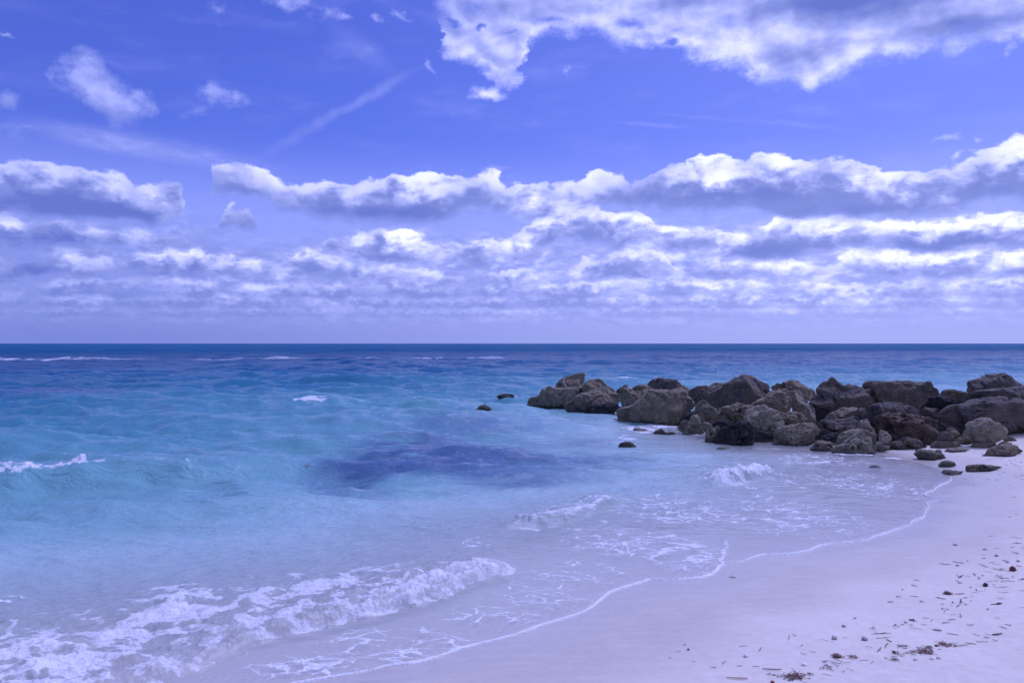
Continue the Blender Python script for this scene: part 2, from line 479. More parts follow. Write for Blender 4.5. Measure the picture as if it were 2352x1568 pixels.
def poly_dist(X, Y, L):
    """Distance to a polyline, side (+ left of travel) and place along it 0..1."""
    best = np.full(X.shape, 1e18)
    side = np.zeros(X.shape)
    along = np.zeros(X.shape)
    seg = np.hypot(*(L[1:] - L[:-1]).T)
    cum = np.concatenate([[0], np.cumsum(seg)])
    for i in range(len(L) - 1):
        ax, ay = L[i]
        dx, dy = L[i + 1] - L[i]
        t = np.clip(((X - ax) * dx + (Y - ay) * dy) / (dx * dx + dy * dy), 0, 1)
        ex, ey = X - (ax + t * dx), Y - (ay + t * dy)
        d = ex * ex + ey * ey
        m = d < best
        best[m] = d[m]
        side[m] = np.sign(dx * (Y - ay) - dy * (X - ax))[m]
        along[m] = ((cum[i] + t * seg[i]) / cum[-1])[m]
    return np.sqrt(best), side, along


def smooth_line(L, n=6):
    """Catmull-Rom through the surveyed points."""
    P = np.vstack([2 * L[0] - L[1], L, 2 * L[-1] - L[-2]])
    out = []
    for i in range(1, len(P) - 2):
        for t in np.linspace(0, 1, n, endpoint=False):
            p0, p1, p2, p3 = P[i - 1], P[i], P[i + 1], P[i + 2]
            out.append(0.5 * (2 * p1 + (p2 - p0) * t + (2 * p0 - 5 * p1 + 4 * p2 - p3) * t * t + (3 * p1 - p0 - 3 * p2 + p3) * t ** 3))
    out.append(L[-1])
    return np.array(out)


def inside(X, Y, poly):
    r = np.zeros(X.shape, bool)
    n = len(poly)
    for i in range(n):
        x1, y1 = poly[i]
        x2, y2 = poly[(i + 1) % n]
        if y1 == y2:
            continue
        c = ((y1 > Y) != (y2 > Y)) & (X < (x2 - x1) * (Y - y1) / (y2 - y1) + x1)
        r ^= c
    return r


# edge of the swash on the sand, from the lower left of the photograph to the rocks
SHORE_PX = [(689, 1568), (802, 1549), (850, 1540), (900, 1528), (962, 1523), (1021, 1504), (1080, 1485), (1177, 1461), (1255, 1434), (1314, 1417),
            (1365, 1393), (1404, 1362), (1451, 1346), (1482, 1337), (1497, 1331), (1540, 1332), (1621, 1327), (1650, 1311), (1664, 1296), (1707, 1289),
            (1753, 1276), (1824, 1272), (1859, 1265), (1882, 1256), (1914, 1249), (1972, 1243), (2019, 1231), (2060, 1217), (2089, 1206), (2102, 1195),
            (2122, 1190), (2129, 1172), (2137, 1164), (2132, 1156), (2157, 1148), (2134, 1140), (2128, 1133), (2148, 1126), (2154, 1119), (2187, 1102),
            (2174, 1090), (2164, 1081), (2137, 1071), (2100, 1061), (2049, 1049), (2020, 1044)]
_near = line_at(SHORE_PX)
_s = smooth_line(_near, 4)
SHORE = np.vstack([[(-400, -190), (-60, -26), (-20, -6.5), (-8, 0.9), (-3.6, 3.75), (-2.2, 4.72)], _s,
                   [(6.6, 17.0), (6.3, 18.2), (7.2, 19.8), (10.0, 21.5), (14.0, 23.0), (22, 26), (60, 38), (400, 120)]])
LAND = np.vstack([SHORE, [(400, -400), (-400, -400)]])


def shore_dist(X, Y):
    """Signed distance from the swash edge: + on the beach, - out to sea."""
    d, _, _ = poly_dist(X, Y, SHORE)
    return np.where(inside(X, Y, LAND), d, -d)


def sand_height(X, Y, d=None):
    if d is None:
        d = shore_dist(X, Y)
    up = 0.052 * d + 0.006 * d * d
    up = np.where(d > 6, 0.052 * 6 + 0.216 + 0.05 * (d - 6), up)
    up = np.minimum(up, 1.6)
    dn = np.maximum(0.045 * d, -0.3) + np.minimum(0, (d + 6.7) * 0.05)
    dn = np.maximum(dn, -6.0)
    relief = 0.010 * perlin(X * 0.9, Y * 0.9, 3) + 0.022 * perlin(X * 0.33, Y * 0.33, 4)
    return np.where(d > 0, up, dn) + relief * sstep(np.abs(d), 0.1, 1.5)


def ground_at(px, py):
    """Where the view ray through a survey pixel meets the sand (or still water)."""
    u, v = (px - CX) / F_PX, (HY - py) / F_PX
    ys = np.geomspace(2.5, 60, 1600)
    X, Y, Z = u * ys, ys, EYE + v * ys
    H = np.maximum(sand_height(X, Y), 0.0)
    k = np.argmax(Z <= H)
    return X[k], Y[k], H[k]


def disc_grid(r_rows, az_cols):
    R, A = np.meshgrid(r_rows, np.radians(az_cols), indexing='ij')
    return R * np.sin(A), R * np.cos(A)


def grid_mesh(name, X, Y, Z, attrs, mat, closed=True):
    nr, nc = X.shape
    me = bpy.data.meshes.new(name)
    co = np.stack([X, Y, Z], -1).reshape(-1, 3).astype(np.float32)
    me.vertices.add(nr * nc)
    me.vertices.foreach_set('co', co.ravel())
    i = np.arange(nr - 1)[:, None]
    j = np.arange(nc if closed else nc - 1)[None, :]
    j1 = (j + 1) % nc
    q = np.stack([i * nc + j, (i + 1) * nc + j, (i + 1) * nc + j1, i * nc + j1], -1)[..., ::-1].reshape(-1, 4).astype(np.int32)
    me.loops.add(q.size)
    me.loops.foreach_set('vertex_index', q.ravel())
    me.polygons.add(len(q))
    me.polygons.foreach_set('loop_start', np.arange(0, q.size, 4, dtype=np.int32))
    me.polygons.foreach_set('use_smooth', np.ones(len(q), bool))
    me.update()
    for k, v in attrs.items():
        a = me.attributes.new(k, 'FLOAT', 'POINT')
        a.data.foreach_set('value', v.ravel().astype(np.float32))
    me.materials.append(mat)
    o = bpy.data.objects.new(name, me)
    COL.objects.link(o)
    return o


def new_mat(name):
    m = bpy.data.materials.new(name)
    m.use_nodes = True
    t = m.node_tree
    t.nodes.clear()
    g = G(t)
    out = g.node('ShaderNodeOutputMaterial')
    return m, g, out


def az_cols(step, half=41.0, coarse=4.0):
    a = np.arange(-half, half + 1e-6, step)
    return np.concatenate([a, np.arange(half + coarse, 360 - half - coarse * 0.5, coarse)])


def r_rows(px_step, k_far, r0=3.6, far=60000.0):
    r = [0.02, 0.5, 1.0, 1.5, 2.0, 2.4, 2.8, 3.2]
    x = r0
    while x < far:
        r.append(x)
        lim = k_far if x < 1500 else 0.12
        x += min(px_step * x * x / (EYE * 796.0), lim * x)
    r.append(far)
    return np.array(r)


# ---------------------------------------------------------------- sand
def sand_material():
    m, g, out = new_mat('pale_sand')
    pos = g.node('ShaderNodeNewGeometry').outputs['Position']
    d = g.attr('shore')
    wob = g.noise(pos, 0.9, 3, 0.5)
    dd = d + (wob - 0.5) * 0.9
    wet = g.smooth(dd, 1.55, 0.75)                      # soaked by the last waves
    film = g.smooth(dd, 0.75, 0.05)                     # still shining
    under = g.smooth(d, 0.02, -0.05)
    px, py, pz = g.sep(pos)
    # grains, streaks left by the backwash
    grain = g.noise(pos, 260, 2, 0.6)
    mott = g.noise(pos, 14, 4, 0.6)
    big = g.noise(pos, 1.3, 4, 0.55)
    sv = g.vm('MULTIPLY', pos, (0.9, 5.0, 1))
    streak = g.noise(sv, 2.2, 5, 0.6)
    dry = g.mix(g.lin(grain * 0.55 + mott * 0.45, 0.3, 0.7), (0.52, 0.475, 0.395, 1), (0.64, 0.59, 0.49, 1))
    dry = g.mix(g.lin(big, 0.35, 0.65), g.scale(dry, 0.95), dry)
    speck = g.smooth(g.voro(pos, 55, rand=1.0), 0.10, 0.03) * g.smooth(g.noise(pos, 5, 2), 0.52, 0.66)
    dry = g.mix(speck * 0.55, dry, (0.20, 0.17, 0.15, 1))
    wetc = g.mix(g.smooth(streak, 0.45, 0.7) * 0.5, g.scale(dry, 0.76), g.scale(dry, 0.90))
    col = g.mix(wet, dry, wetc)
    col = g.mix(under, col, g.scale(dry, 1.0))
    rough = 0.95 - wet * 0.35 - film * 0.36
    spec = 0.12 + wet * 0.25 + film * 0.3
    h = grain * 0.0006 + mott * 0.0022 * (1.0 - wet * 0.8) + g.noise(pos, 55, 3, 0.6) * 0.0016 * (1.0 - wet * 0.75) + streak * 0.0012
    b = g.node('ShaderNodeBump')
    b.inputs['Strength'].default_value = 0.75
    b.inputs['Distance'].default_value = 1.0
    g.put(b.inputs['Height'], h)
    p = g.node('ShaderNodeBsdfPrincipled')
    g.put(p.inputs['Base Color'], col)
    g.put(p.inputs['Roughness'], rough)
    g.put(p.inputs['Specular IOR Level'], spec)
    g.t.links.new(b.outputs[0], p.inputs['Normal'])
    g.t.links.new(p.outputs[0], out.inputs[0])
    return m


def build_sand():
    X, Y = disc_grid(r_rows(1.0, 0.04), az_cols(0.11))
    d = shore_dist(X, Y)
    Z = sand_height(X, Y, d)
    near = sstep(d, 0.9, 2.2) * (np.hypot(X, Y) < 25)
    # soft hummocks and old footmarks of the dry upper beach
    Z = Z + near * (0.006 * fbm(X * 3.1, Y * 3.1, 3, 21) + 0.003 * fbm(X * 11, Y * 11, 2, 25))
    # low ripples of the backwash
    Z = Z + (d > -0.2) * sstep(d, 2.0, 0.6) * 0.0015 * fbm(X * 1.4, Y * 9.0, 2, 31)
    o = grid_mesh('sand_beach', X, Y, Z, {'shore': d}, sand_material())
    o['kind'] = 'structure'
    o['label'] = 'pale sand beach sloping into the sea'
    return o


build_sand()


# ---------------------------------------------------------------- sea
BORE = smooth_line(line_at([(-500, 1800), (-120, 1705), (90, 1650), (230, 1606), (371, 1566), (488, 1526), (547, 1513), (594, 1490), (680, 1466), (801, 1438), (919, 1407),
                            (958, 1399), (1040, 1368), (1100, 1348), (1130, 1333), (1209, 1311)]), 4)
WAVE_B = smooth_line(line_at([(1120, 1232), (1200, 1219), (1312, 1206), (1380, 1182), (1411, 1168), (1470, 1150)]), 4)
WAVE_C = smooth_line(line_at([(1640, 1128), (1668, 1122), (1720, 1117), (1760, 1109), (1788, 1102)]), 4)
WAVE_D = smooth_line(line_at([(-300, 1142), (-60, 1134), (60, 1128), (150, 1122), (240, 1116), (420, 1112), (700, 1100)]), 4)
WAVE_E = smooth_line(line_at([(540, 951), (640, 950.5), (700, 950.2), (745, 950), (820, 950)]), 4)
WAVE_F = smooth_line(line_at([(-300, 831), (0, 831.5), (100, 831), (200, 830.5), (400, 829.5), (600, 828.5), (765, 828), (830, 827.6), (960, 827.6), (1180, 827)]), 3)


def sea_material():
    m, g, out = new_mat('sea_water')
    geo = g.node('ShaderNodeNewGeometry')
    pos = geo.outputs['Position']
    off = g.attr('offshore')
    weed = g.attr('weed')
    foam_a = g.attr('foam')
    thick = g.attr('bubbles')
    haze = g.attr('milk')
    # ---- colour of the water body with depth over white sand
    x = g.m('LOGARITHM', off.max(0.1) + 1.0, 10.0)
    body = g.ramp(g.lin(x, 0.0, 2.6), [(0.0, BODY[0]), (0.17, BODY[1]), (0.33, BODY[2]), (0.46, BODY[3]), (0.56, BODY[4]), (0.66, BODY[5]), (0.78, BODY[6]), (1.0, BODY[7])])
    patch = g.noise(g.vm('MULTIPLY', pos, (0.5, 0.22, 0)), 0.22, 4, 0.55)
    body = g.mix(g.smooth(patch, 0.42, 0.62) * g.smooth(off, 10, 22) * 0.55, body, g.vm('MULTIPLY', body, (0.55, 0.72, 0.86)))
    body = g.mix(weed, body, WEED)
    milk = g.noise(pos, 1.3, 4, 0.6)
    body = g.mix(g.smooth(milk, 0.4, 0.7) * 0.35 * haze, body, MILK)
    opac = g.smooth(off, 0.0, 4.2, 0.06, 1.0, 'LINEAR').max(weed * 0.9).max(haze * 0.75)
    # ---- ripples
    q1 = g.vm('MULTIPLY', g.vm('ADD', pos, g.scale(g.vm('SUBTRACT', g.noise(pos, 0.8, 2, 0.5, color=True), (.5, .5, .5)), 0.7)), (0.55, 1.5, 0))
    r1 = g.noise(q1, 2.4, 6, 0.62)
    r2 = g.noise(g.vm('MULTIPLY', pos, (0.7, 1.25, 0)), 11.0, 4, 0.6)
    ridged = 1.0 - ((r1 * 2.0 - 1.0).abs() * 1.6)
    r3 = g.noise(g.vm('MULTIPLY', pos, (0.4, 0.8, 0)), 0.6, 5, 0.6)
    calm = g.smooth(off, 0.0, 4.5, 0.22, 1.0)
    far = g.smooth(off, 14.0, 60.0)
    r4 = g.noise(g.vm('MULTIPLY', pos, (0.6, 1.3, 0)), 27.0, 3, 0.6)
    h = (ridged * 0.036 + r2 * 0.020 + r4 * 0.0035) * calm + r3 * 0.28 * far + r1 * 0.02 * far
    b = g.node('ShaderNodeBump')
    b.inputs['Strength'].default_value = 0.8
    b.inputs['Distance'].default_value = 1.0
    g.put(b.inputs['Height'], h)
    # ---- foam lace
    w1 = g.vm('ADD', pos, g.scale(g.vm('SUBTRACT', g.noise(pos, 2.6, 4, 0.6, color=True), (.5, .5, .5)), 0.42))
    fv = g.vm('MULTIPLY', w1, (1.0, 1.35, 0.0))
    cell = g.voro(fv, 4.6, 'SMOOTH_F1', 1.0, 0.25)
    cell2 = g.voro(g.vm('ADD', fv, (3.7, 1.2, 0)), 11.5, 'SMOOTH_F1', 1.0, 0.2)
    fine = g.noise(pos, 38, 4, 0.65)
    lace = cell * 0.85 + cell2 * 0.45 + (g.noise(pos, 7, 4, 0.6) - 0.5) * 0.7 + (fine - 0.5) * 0.25
    fm = g.smooth(foam_a + (lace - 0.62) * 0.95, 0.52, 0.72)
    fm = fm * g.smooth(foam_a, 0.02, 0.12)
    bub = g.smooth(g.voro(pos, 62, 'F1'), 0.1, 0.6)
    foam_tone = g.mix(g.lin(fine * 0.6 + bub * 0.4, 0.25, 0.75), (0.52, 0.53, 0.53, 1), (0.74, 0.74, 0.73, 1))
    clear = g.smooth(g.noise(pos, 5.5, 4, 0.6), 0.5, 0.68) * 0.75
    fm = (fm * (1.0 - thick * clear)).max(g.smooth(thick + (fine - 0.5) * 0.8, 0.75, 1.1) * 0.55)
    # thin streaks of spent foam drawn out along the swash
    st = g.attr('streak')
    sv = g.vm('MULTIPLY', g.vm('ADD', pos, g.scale(g.vm('SUBTRACT', g.noise(pos, 1.7, 4, 0.6, color=True), (.5, .5, .5)), 0.55)), (0.8, 1.9, 0))
    e1 = g.voro(sv, 4.2, 'DISTANCE_TO_EDGE', 1.0)
    e2 = g.voro(g.vm('ADD', sv, (1.7, 5.2, 0)), 9.5, 'DISTANCE_TO_EDGE', 1.0)
    brk = g.noise(pos, 3.2, 4, 0.65)
    wd = g.lin(st, 0.2, 0.9, 0.0, 0.085) * g.smooth(brk, 0.36, 0.62, 0.0, 1.6)
    s_f = g.smooth(e1 - wd * g.m('MULTIPLY_ADD', fine, 1.2, 0.4), 0.012, -0.03).max(g.smooth(e2 - wd * 0.8 * fine, 0.0, -0.03) * g.smooth(brk, 0.45, 0.6))
    s_f = s_f * g.smooth(st, 0.1, 0.4) * g.smooth(g.noise(pos, 21, 4, 0.7), 0.30, 0.55, 0.25, 1.0)
    s_f = s_f.max(g.smooth(st, 0.85, 1.05) * g.smooth(fine, 0.35, 0.5))
    fb = g.node('ShaderNodeBump')
    fb.inputs['Strength'].default_value = 0.9
    fb.inputs['Distance'].default_value = 1.0
    g.put(fb.inputs['Height'], bub * 0.003 + fine * 0.006 + lace * 0.012)
    # ---- assemble
    dif = g.node('ShaderNodeBsdfDiffuse')
    g.put(dif.inputs[0], body)
    g.t.links.new(b.outputs[0], dif.inputs['Normal'])
    tra = g.node('ShaderNodeBsdfTransparent')
    tra.inputs[0].default_value = (0.98, 0.99, 1.0, 1)
    s1 = g.node('ShaderNodeMixShader')
    g.put(s1.inputs[0], opac)
    g.t.links.new(tra.outputs[0], s1.inputs[1])
    g.t.links.new(dif.outputs[0], s1.inputs[2])
    gl = g.node('ShaderNodeBsdfGlossy')
    g.put(gl.inputs['Roughness'], g.smooth(off, 10.0, 120.0, 0.05, 0.10))
    g.t.links.new(b.outputs[0], gl.inputs['Normal'])
    fr = g.node('ShaderNodeFresnel')
    fr.inputs['IOR'].default_value = 1.33
    g.t.links.new(b.outputs[0], fr.inputs['Normal'])
    s2 = g.node('ShaderNodeMixShader')
    g.put(s2.inputs[0], (E(g, fr.outputs[0]) * (g.smooth(off, 6.0, 40.0, 0.95, 0.74) - g.smooth(off, 60.0, 220.0, 0.0, 0.52))).min(0.85))
    g.t.links.new(s1.outputs[0], s2.inputs[1])
    g.t.links.new(gl.outputs[0], s2.inputs[2])
    fd = g.node('ShaderNodeBsdfDiffuse')
    g.put(fd.inputs[0], foam_tone)
    g.t.links.new(fb.outputs[0], fd.inputs['Normal'])
    s3 = g.node('ShaderNodeMixShader')
    g.put(s3.inputs[0], (fm * g.lin(foam_a, 0.25, 0.9, 0.50, 0.90)).max(s_f * 0.85))
    g.t.links.new(s2.outputs[0], s3.inputs[1])
    g.t.links.new(fd.outputs[0], s3.inputs[2])
    g.t.links.new(s3.outputs[0], out.inputs[0])
    return m


BODY = [(0.66, 0.65, 0.585), (0.55, 0.60, 0.56), (0.21, 0.38, 0.39), (0.10, 0.275, 0.30), (0.040, 0.175, 0.24), (0.010, 0.095, 0.185), (0.002, 0.060, 0.15), (0.0005, 0.080, 0.175)]
WEED = (0.055, 0.10, 0.20, 1)
MILK = (0.46, 0.50, 0.50, 1)


def blob_field(X, Y, rows):
    """Soft ellipses on the water, surveyed as (px, py, half width px, half height px, strength)."""
    f = np.zeros(X.shape)
    for px, py, rx, ry, k in rows:
        x, y = at(px, py)
        x1, _ = at(px + rx, py)
        _, yn = at(px, py + ry)
        _, yf = at(px, max(py - ry, HY + 4))
        ey = np.where(Y > y, (Y - y) / (yf - y), (y - Y) / (y - yn))
        xc = x * Y / y if False else x
        q = np.hypot((X - xc) / (x1 - x), ey)
        f = np.maximum(f, k * sstep(q, 1.25, 0.1))
    return f


def build_sea():
    R = r_rows(0.55, 0.0065)
    X, Y = disc_grid(R, az_cols(0.068))
    d = shore_dist(X, Y)
    off = -d
    Rr = np.hypot(X, Y)
    dr = np.gradient(R)[:, None] * np.ones_like(X)          # sampling step along the view
    rng = np.random.default_rng(7)
    Z = np.zeros_like(X)
    # open-water chop travelling to the shore
    depth_f = 0.06 + 0.94 * sstep(off, 0.6, 11)
    amp_tot = 0.0
    for i in range(64):
        lam = 0.55 * (26.0 / 0.55) ** (i / 63.0)
        th = math.radians(-100 + rng.normal(0, 32 if lam < 6 else 20))
        kx, ky = math.cos(th) * 2 * math.pi / lam, math.sin(th) * 2 * math.pi / lam
        a = 0.0080 * lam ** 0.72 * rng.uniform(0.6, 1.4)
        if lam > 5:
            a *= 0.62
        vis = sstep(lam / dr, 2.0, 4.5)
        ph = rng.uniform(0, 2 * math.pi)
        s = np.sin(kx * X + ky * Y + ph)
        Z += a * depth_f * vis * (s + 0.28 * (s * s - 0.5))
    # short sharp-crested wavelets
    wx = X + 0.5 * fbm(X * 0.35, Y * 0.35, 2, 101)
    wy = Y + 0.5 * fbm(X * 0.35 + 7, Y * 0.35, 2, 103)
    for fx, fy, a, sd_ in ((0.28, 0.75, 0.075, 111), (0.6, 1.5, 0.036, 113), (1.3, 3.0, 0.016, 115), (0.10, 0.28, 0.07, 117)):
        vis = sstep(1.0 / fy / dr, 1.6, 4.0)
        rg = 1 - np.minimum(np.abs(perlin(wx * fx + wy * 0.12 * fx, wy * fy, sd_)) * 1.8, 1)
        Z += a * depth_f * vis * rg * rg
    # fine ripples of the shallows
    for fx, fy, a, sd_ in ((1.6, 4.6, 0.013, 121), (3.4, 9.0, 0.0055, 123)):
        rg = 1 - np.minimum(np.abs(perlin(wx * fx + wy * 0.5, wy * fy, sd_)) * 1.8, 1)
        Z += a * sstep(off, 0.1, 1.4) * sstep(off, 16, 6) * sstep(1.0 / fy / dr, 1.6, 4.0) * rg * rg
    # gusts: groups of higher and lower waves
    Z *= 0.75 + 0.5 * (0.5 + 0.5 * np.clip(fbm(X * 0.05, Y * 0.05, 2, 5), -1, 1))
    foam = np.zeros_like(X)
    bub = np.zeros_like(X)
    milk = np.zeros_like(X)

    def breaker(L, H, front, back, s, t_fade, warp=0.0, seed=50):
        """A ridge along L (sea on the left of travel, or right when s < 0): signed distance behind its foot, its fade and height."""
        near = (Rr < 400)
        dist = np.full(X.shape, 1e3)
        side = np.zeros(X.shape)
        t = np.zeros(X.shape)
        dd, ss, tt = poly_dist(X[near], Y[near], L)
        dist[near], side[near], t[near] = dd, ss, tt
        q = dist * side * s
        if warp:
            q = q + warp * fbm(X / (warp * 7), Y / (warp * 7), 3, seed)
        fade = t_fade(t)
        prof = np.where(q < front, sstep(q, 0, front), np.exp(-((q - front) / back) ** 2 * 0.8))
        endcut = np.where((t <= 0) | (t >= 1), sstep(dist, front + back, 0), 1.0)
        return q, prof * fade * endcut, fade * endcut, t

    wet_in = sstep(off, 0.0, 0.12)
    # A: the bore rolling up the beach
    q, p, f, t = breaker(BORE, 0.13, 0.10, 0.5, 1, lambda t: (0.55 + 0.45 * sstep(t, 0.2, 0.9)) * sstep(t, 1.0, 0.93), 0.10, 60)
    lump = fbm(X * 6.5, Y * 6.5, 3, 70)
    lump2 = fbm(X * 17, Y * 17, 3, 74)
    H = 0.105
    hump = np.clip(0.5 + 0.9 * lump, 0, 1.4)
    Z += p * (H * (0.82 + 0.24 * lump)) + p * 0.020 * np.abs(lump2)
    behind = np.where(q > 0, 1, 0)
    width = np.interp(X, [-4.5, -3.0, -1.3, -0.3, 0.15], [2.9, 2.4, 1.5, 0.7, 0.25])
    zone = np.where(q > -0.03, sstep(q, width, width * 0.35), 0) * sstep(f, 0.0, 0.5) * (0.8 + 0.35 * fbm(X * 0.8, Y * 0.8, 2, 64))
    roll = sstep(q, -0.03, 0.05) * sstep(q, 0.55, 0.22) * f
    foam = np.maximum(foam, zone * 0.78)
    foam = np.maximum(foam, roll * (0.64 + 0.34 * lump))
    bub = np.maximum(bub, sstep(q, -0.03, 0.03) * sstep(q, 0.62, 0.28) * f)
    mound = np.maximum(fbm(X * 3.0, Y * 3.6, 2, 66), 0) ** 0.7
    Z += zone * (1 - roll) * (0.05 * mound + 0.016 * np.abs(lump) + 0.006 * lump2)
    foam = np.maximum(foam, zone * (0.55 + 0.42 * mound) * sstep(X, -0.8, -2.4))
    milk = np.maximum(milk, zone * 0.55)
    # B: the small wave just rising
    q, p, f, t = breaker(WAVE_B, 0.1, 0.16, 0.45, 1, lambda t: sstep(t, 0, 0.25) * sstep(t, 1.0, 0.8), 0.05, 80)
    Z += p * 0.105 * (0.9 + 0.2 * lump)
    foam = np.maximum(foam, p * (0.50 + 0.35 * lump) * sstep(t, 0.1, 0.4))
    streak0 = p * 0.8
    milk = np.maximum(milk, p * 0.9)
    foam = np.maximum(foam, 0.36 * sstep(q, -0.8, -0.1) * sstep(q, 0.3, -0.1) * f)
    # C: breaker in front of the rocks
    q, p, f, t = breaker(WAVE_C, 0.2, 0.22, 0.5, 1, lambda t: sstep(t, 0, 0.35) * sstep(t, 1.0, 0.93), 0.12, 84)
    Z += p * 0.20 * (0.85 + 0.3 * lump) + p * 0.03 * np.abs(lump2)
    foam = np.maximum(foam, np.where(q > -0.05, p, 0) * (0.95 + 0.2 * lump))
    bub = np.maximum(bub, 0.8 * p * sstep(q, -0.05, 0.05))
    foam = np.maximum(foam, 0.42 * sstep(q, 1.6, 0.3) * sstep(q, -1.3, -0.1) * f)
    # D: wave breaking at the left edge
    q, p, f, t = breaker(WAVE_D, 0.3, 0.9, 0.9, 1, lambda t: sstep(t, 1.0, 0.45), 0.10, 88)
    Z += p * 0.27
    crest = sstep(q, 0.62, 0.85) * sstep(q, 1.55, 1.05) * sstep(t, 0.475, 0.455) * (np.hypot(X, Y) < 40)
    Z += crest * (0.05 * np.abs(lump) + 0.02 * lump2)
    foam = np.maximum(foam, crest * (0.66 + 0.5 * lump))
    foam = np.maximum(foam, sstep(q, 0.62, 0.85) * sstep(q, 1.3, 1.0) * sstep(t, 0.8, 0.7) * (0.30 + 0.32 * fbm(X * 1.3, Y * 1.3, 2, 91)) * (Rr < 40))
    # E: a whitecap farther out
    q, p, f, t = breaker(WAVE_E, 0.3, 1.6, 1.2, 1, lambda t: sstep(t, 0, 0.4) * sstep(t, 1, 0.55), 0.2, 92)
    Z += p * 0.26
    l3 = fbm(X * 1.7, Y * 1.7, 3, 93)
    foam = np.maximum(foam, sstep(q, 1.0, 1.4) * sstep(q, 2.2, 1.7) * sstep(t, 0.36, 0.42) * sstep(t, 0.74, 0.60) * (0.62 + 0.6 * l3) * (Rr < 80))
    # F: the line of surf on the outer bar
    q, p, f, t = breaker(WAVE_F, 0.7, 6.0, 6.0, 1, lambda t: sstep(t, 1.0, 0.97), 1.2, 96)
    l4 = fbm(X * 0.14, Y * 0.14, 3, 97)
    tallest = 0.55 + 0.45 * np.exp(-((X + 66) / 14) ** 2) + 0.25 * np.exp(-((X + 20) / 18) ** 2)
    Z += p * 0.30 * tallest * np.clip(0.8 + 0.5 * l4, 0.2, 1.4)
    on = np.clip(0.92 + 0.4 * l4 + 0.6 * fbm(X * 0.9, Y * 0.25, 3, 98), 0, 1.0) * np.where((X > -26) & (X < -21), 0.3, 1) * sstep(X, 0.5, -2.0)
    foam = np.maximum(foam, sstep(q, 2.6, 4.6) * sstep(q, 9.0, 6.0) * on * (0.36 + 0.34 * tallest) * (Rr < 300))
    # foam left by earlier waves, rims of the swash, splash round the rocks
    lobe = smooth_line(line_at([(1655, 1232), (1667, 1250), (1663, 1270), (1655, 1290), (1664, 1297)]), 4)
    dl, sl, tl = poly_dist(X, Y, lobe)
    streak = streak0
    streak = np.maximum(streak, 1.1 * sstep(dl, 0.06, 0.01) * (Rr < 20) * sstep(tl, 0.0, 0.6) * np.clip(0.8 + 0.5 * lump, 0, 1))
    Z += 0.012 * sstep(dl, 0.06, 0.0) * (Rr < 20)
    rim_w = 0.023 + 0.045 * np.clip(0.45 + 0.75 * fbm(X * 1.5, Y * 1.5, 3, 33), 0, 1) ** 1.5
    foam = np.maximum(foam, 0.98 * sstep(off, rim_w, rim_w * 0.55) * (off > -0.02) * (Rr < 25))
    bub = np.where(off < 0.08, 0.0, bub)
    lacef = blob_field(X, Y, [(1560, 1275, 130, 62, 0.50), (1420, 1250, 180, 50, 0.40), (1560, 1180, 190, 60, 0.42), (1800, 1190, 260, 70, 0.38), (2000, 1120, 160, 50, 0.40),
                              (1330, 1320, 170, 40, 0.36), (1250, 1370, 180, 60, 0.33), (900, 1490, 280, 60, 0.40), (700, 1540, 200, 50, 0.40), (1120, 1420, 200, 40, 0.33),
                              (1700, 1085, 170, 30, 0.36), (1880, 1060, 160, 24, 0.40), (980, 1330, 120, 20, 0.30), (20, 1388, 60, 14, 0.45), (1090, 1250, 60, 20, 0.38)])
    streak = np.maximum(streak, lacef * 1.75)
    splash = blob_field(X, Y, [(1470, 992, 70, 13, 0.80), (1520, 985, 50, 8, 0.8), (1185, 909, 40, 5, 0.75), (1100, 938, 40, 4, 0.5), (1440, 1012, 36, 8, 0.6), (1375, 952, 70, 5, 0.5),
                               (1600, 1000, 50, 5, 0.6), (1960, 1047, 90, 5, 0.85), (2070, 1056, 60, 5, 0.8), (1240, 943, 40, 4, 0.4), (1435, 888, 30, 5, 0.7), (1760, 1032, 80, 4, 0.45)])
    foam = np.maximum(foam, splash)
    Z += 0.03 * splash * np.abs(lump2)
    weed = blob_field(X, Y, [(860, 1085, 170, 55, 0.85), (980, 1035, 190, 40, 0.75), (1150, 1100, 260, 30, 0.55), (1120, 1040, 300, 34, 0.6), (1060, 1065, 280, 50, 0.75), (1270, 1078, 240, 34, 0.55), (1080, 990, 200, 24, 0.42), (1320, 1060, 200, 30, 0.45),
                             (120, 916, 260, 10, 0.75), (-200, 912, 300, 12, 0.7), (1330, 1020, 120, 18, 0.3)])
    weed = np.clip(weed * 1.5 * sstep(fbm(wx * 0.35, wy * 0.5, 4, 41, 0.6), -1.2, 0.25), 0, 0.88)
    milk = np.maximum(milk, 0.6 * sstep(off, 6.0, 1.0))
    # rounded lip of the swash lying on the sand
    lip = 0.018 * np.sqrt(np.clip(off / 0.06, 0, 1))
    calm = sstep(off, 0.0, 0.6)
    Z = np.where(off > 0, Z * calm + lip + np.where(off < 0.4, 0.004 * lump2 * sstep(off, 0.01, 0.06), 0), -0.05 - np.clip(-off, 0, 1) * 0.15)
    Z = np.where(off < -1.0, -0.3, Z)
    o = grid_mesh('sea_water', X, Y, Z, {'offshore': off, 'weed': weed, 'foam': foam, 'bubbles': bub, 'streak': streak, 'milk': milk}, sea_material())
    o['kind'] = 'structure'
    o['label'] = 'blue and turquoise sea with white foam running up the sand'
    return o


build_sea()


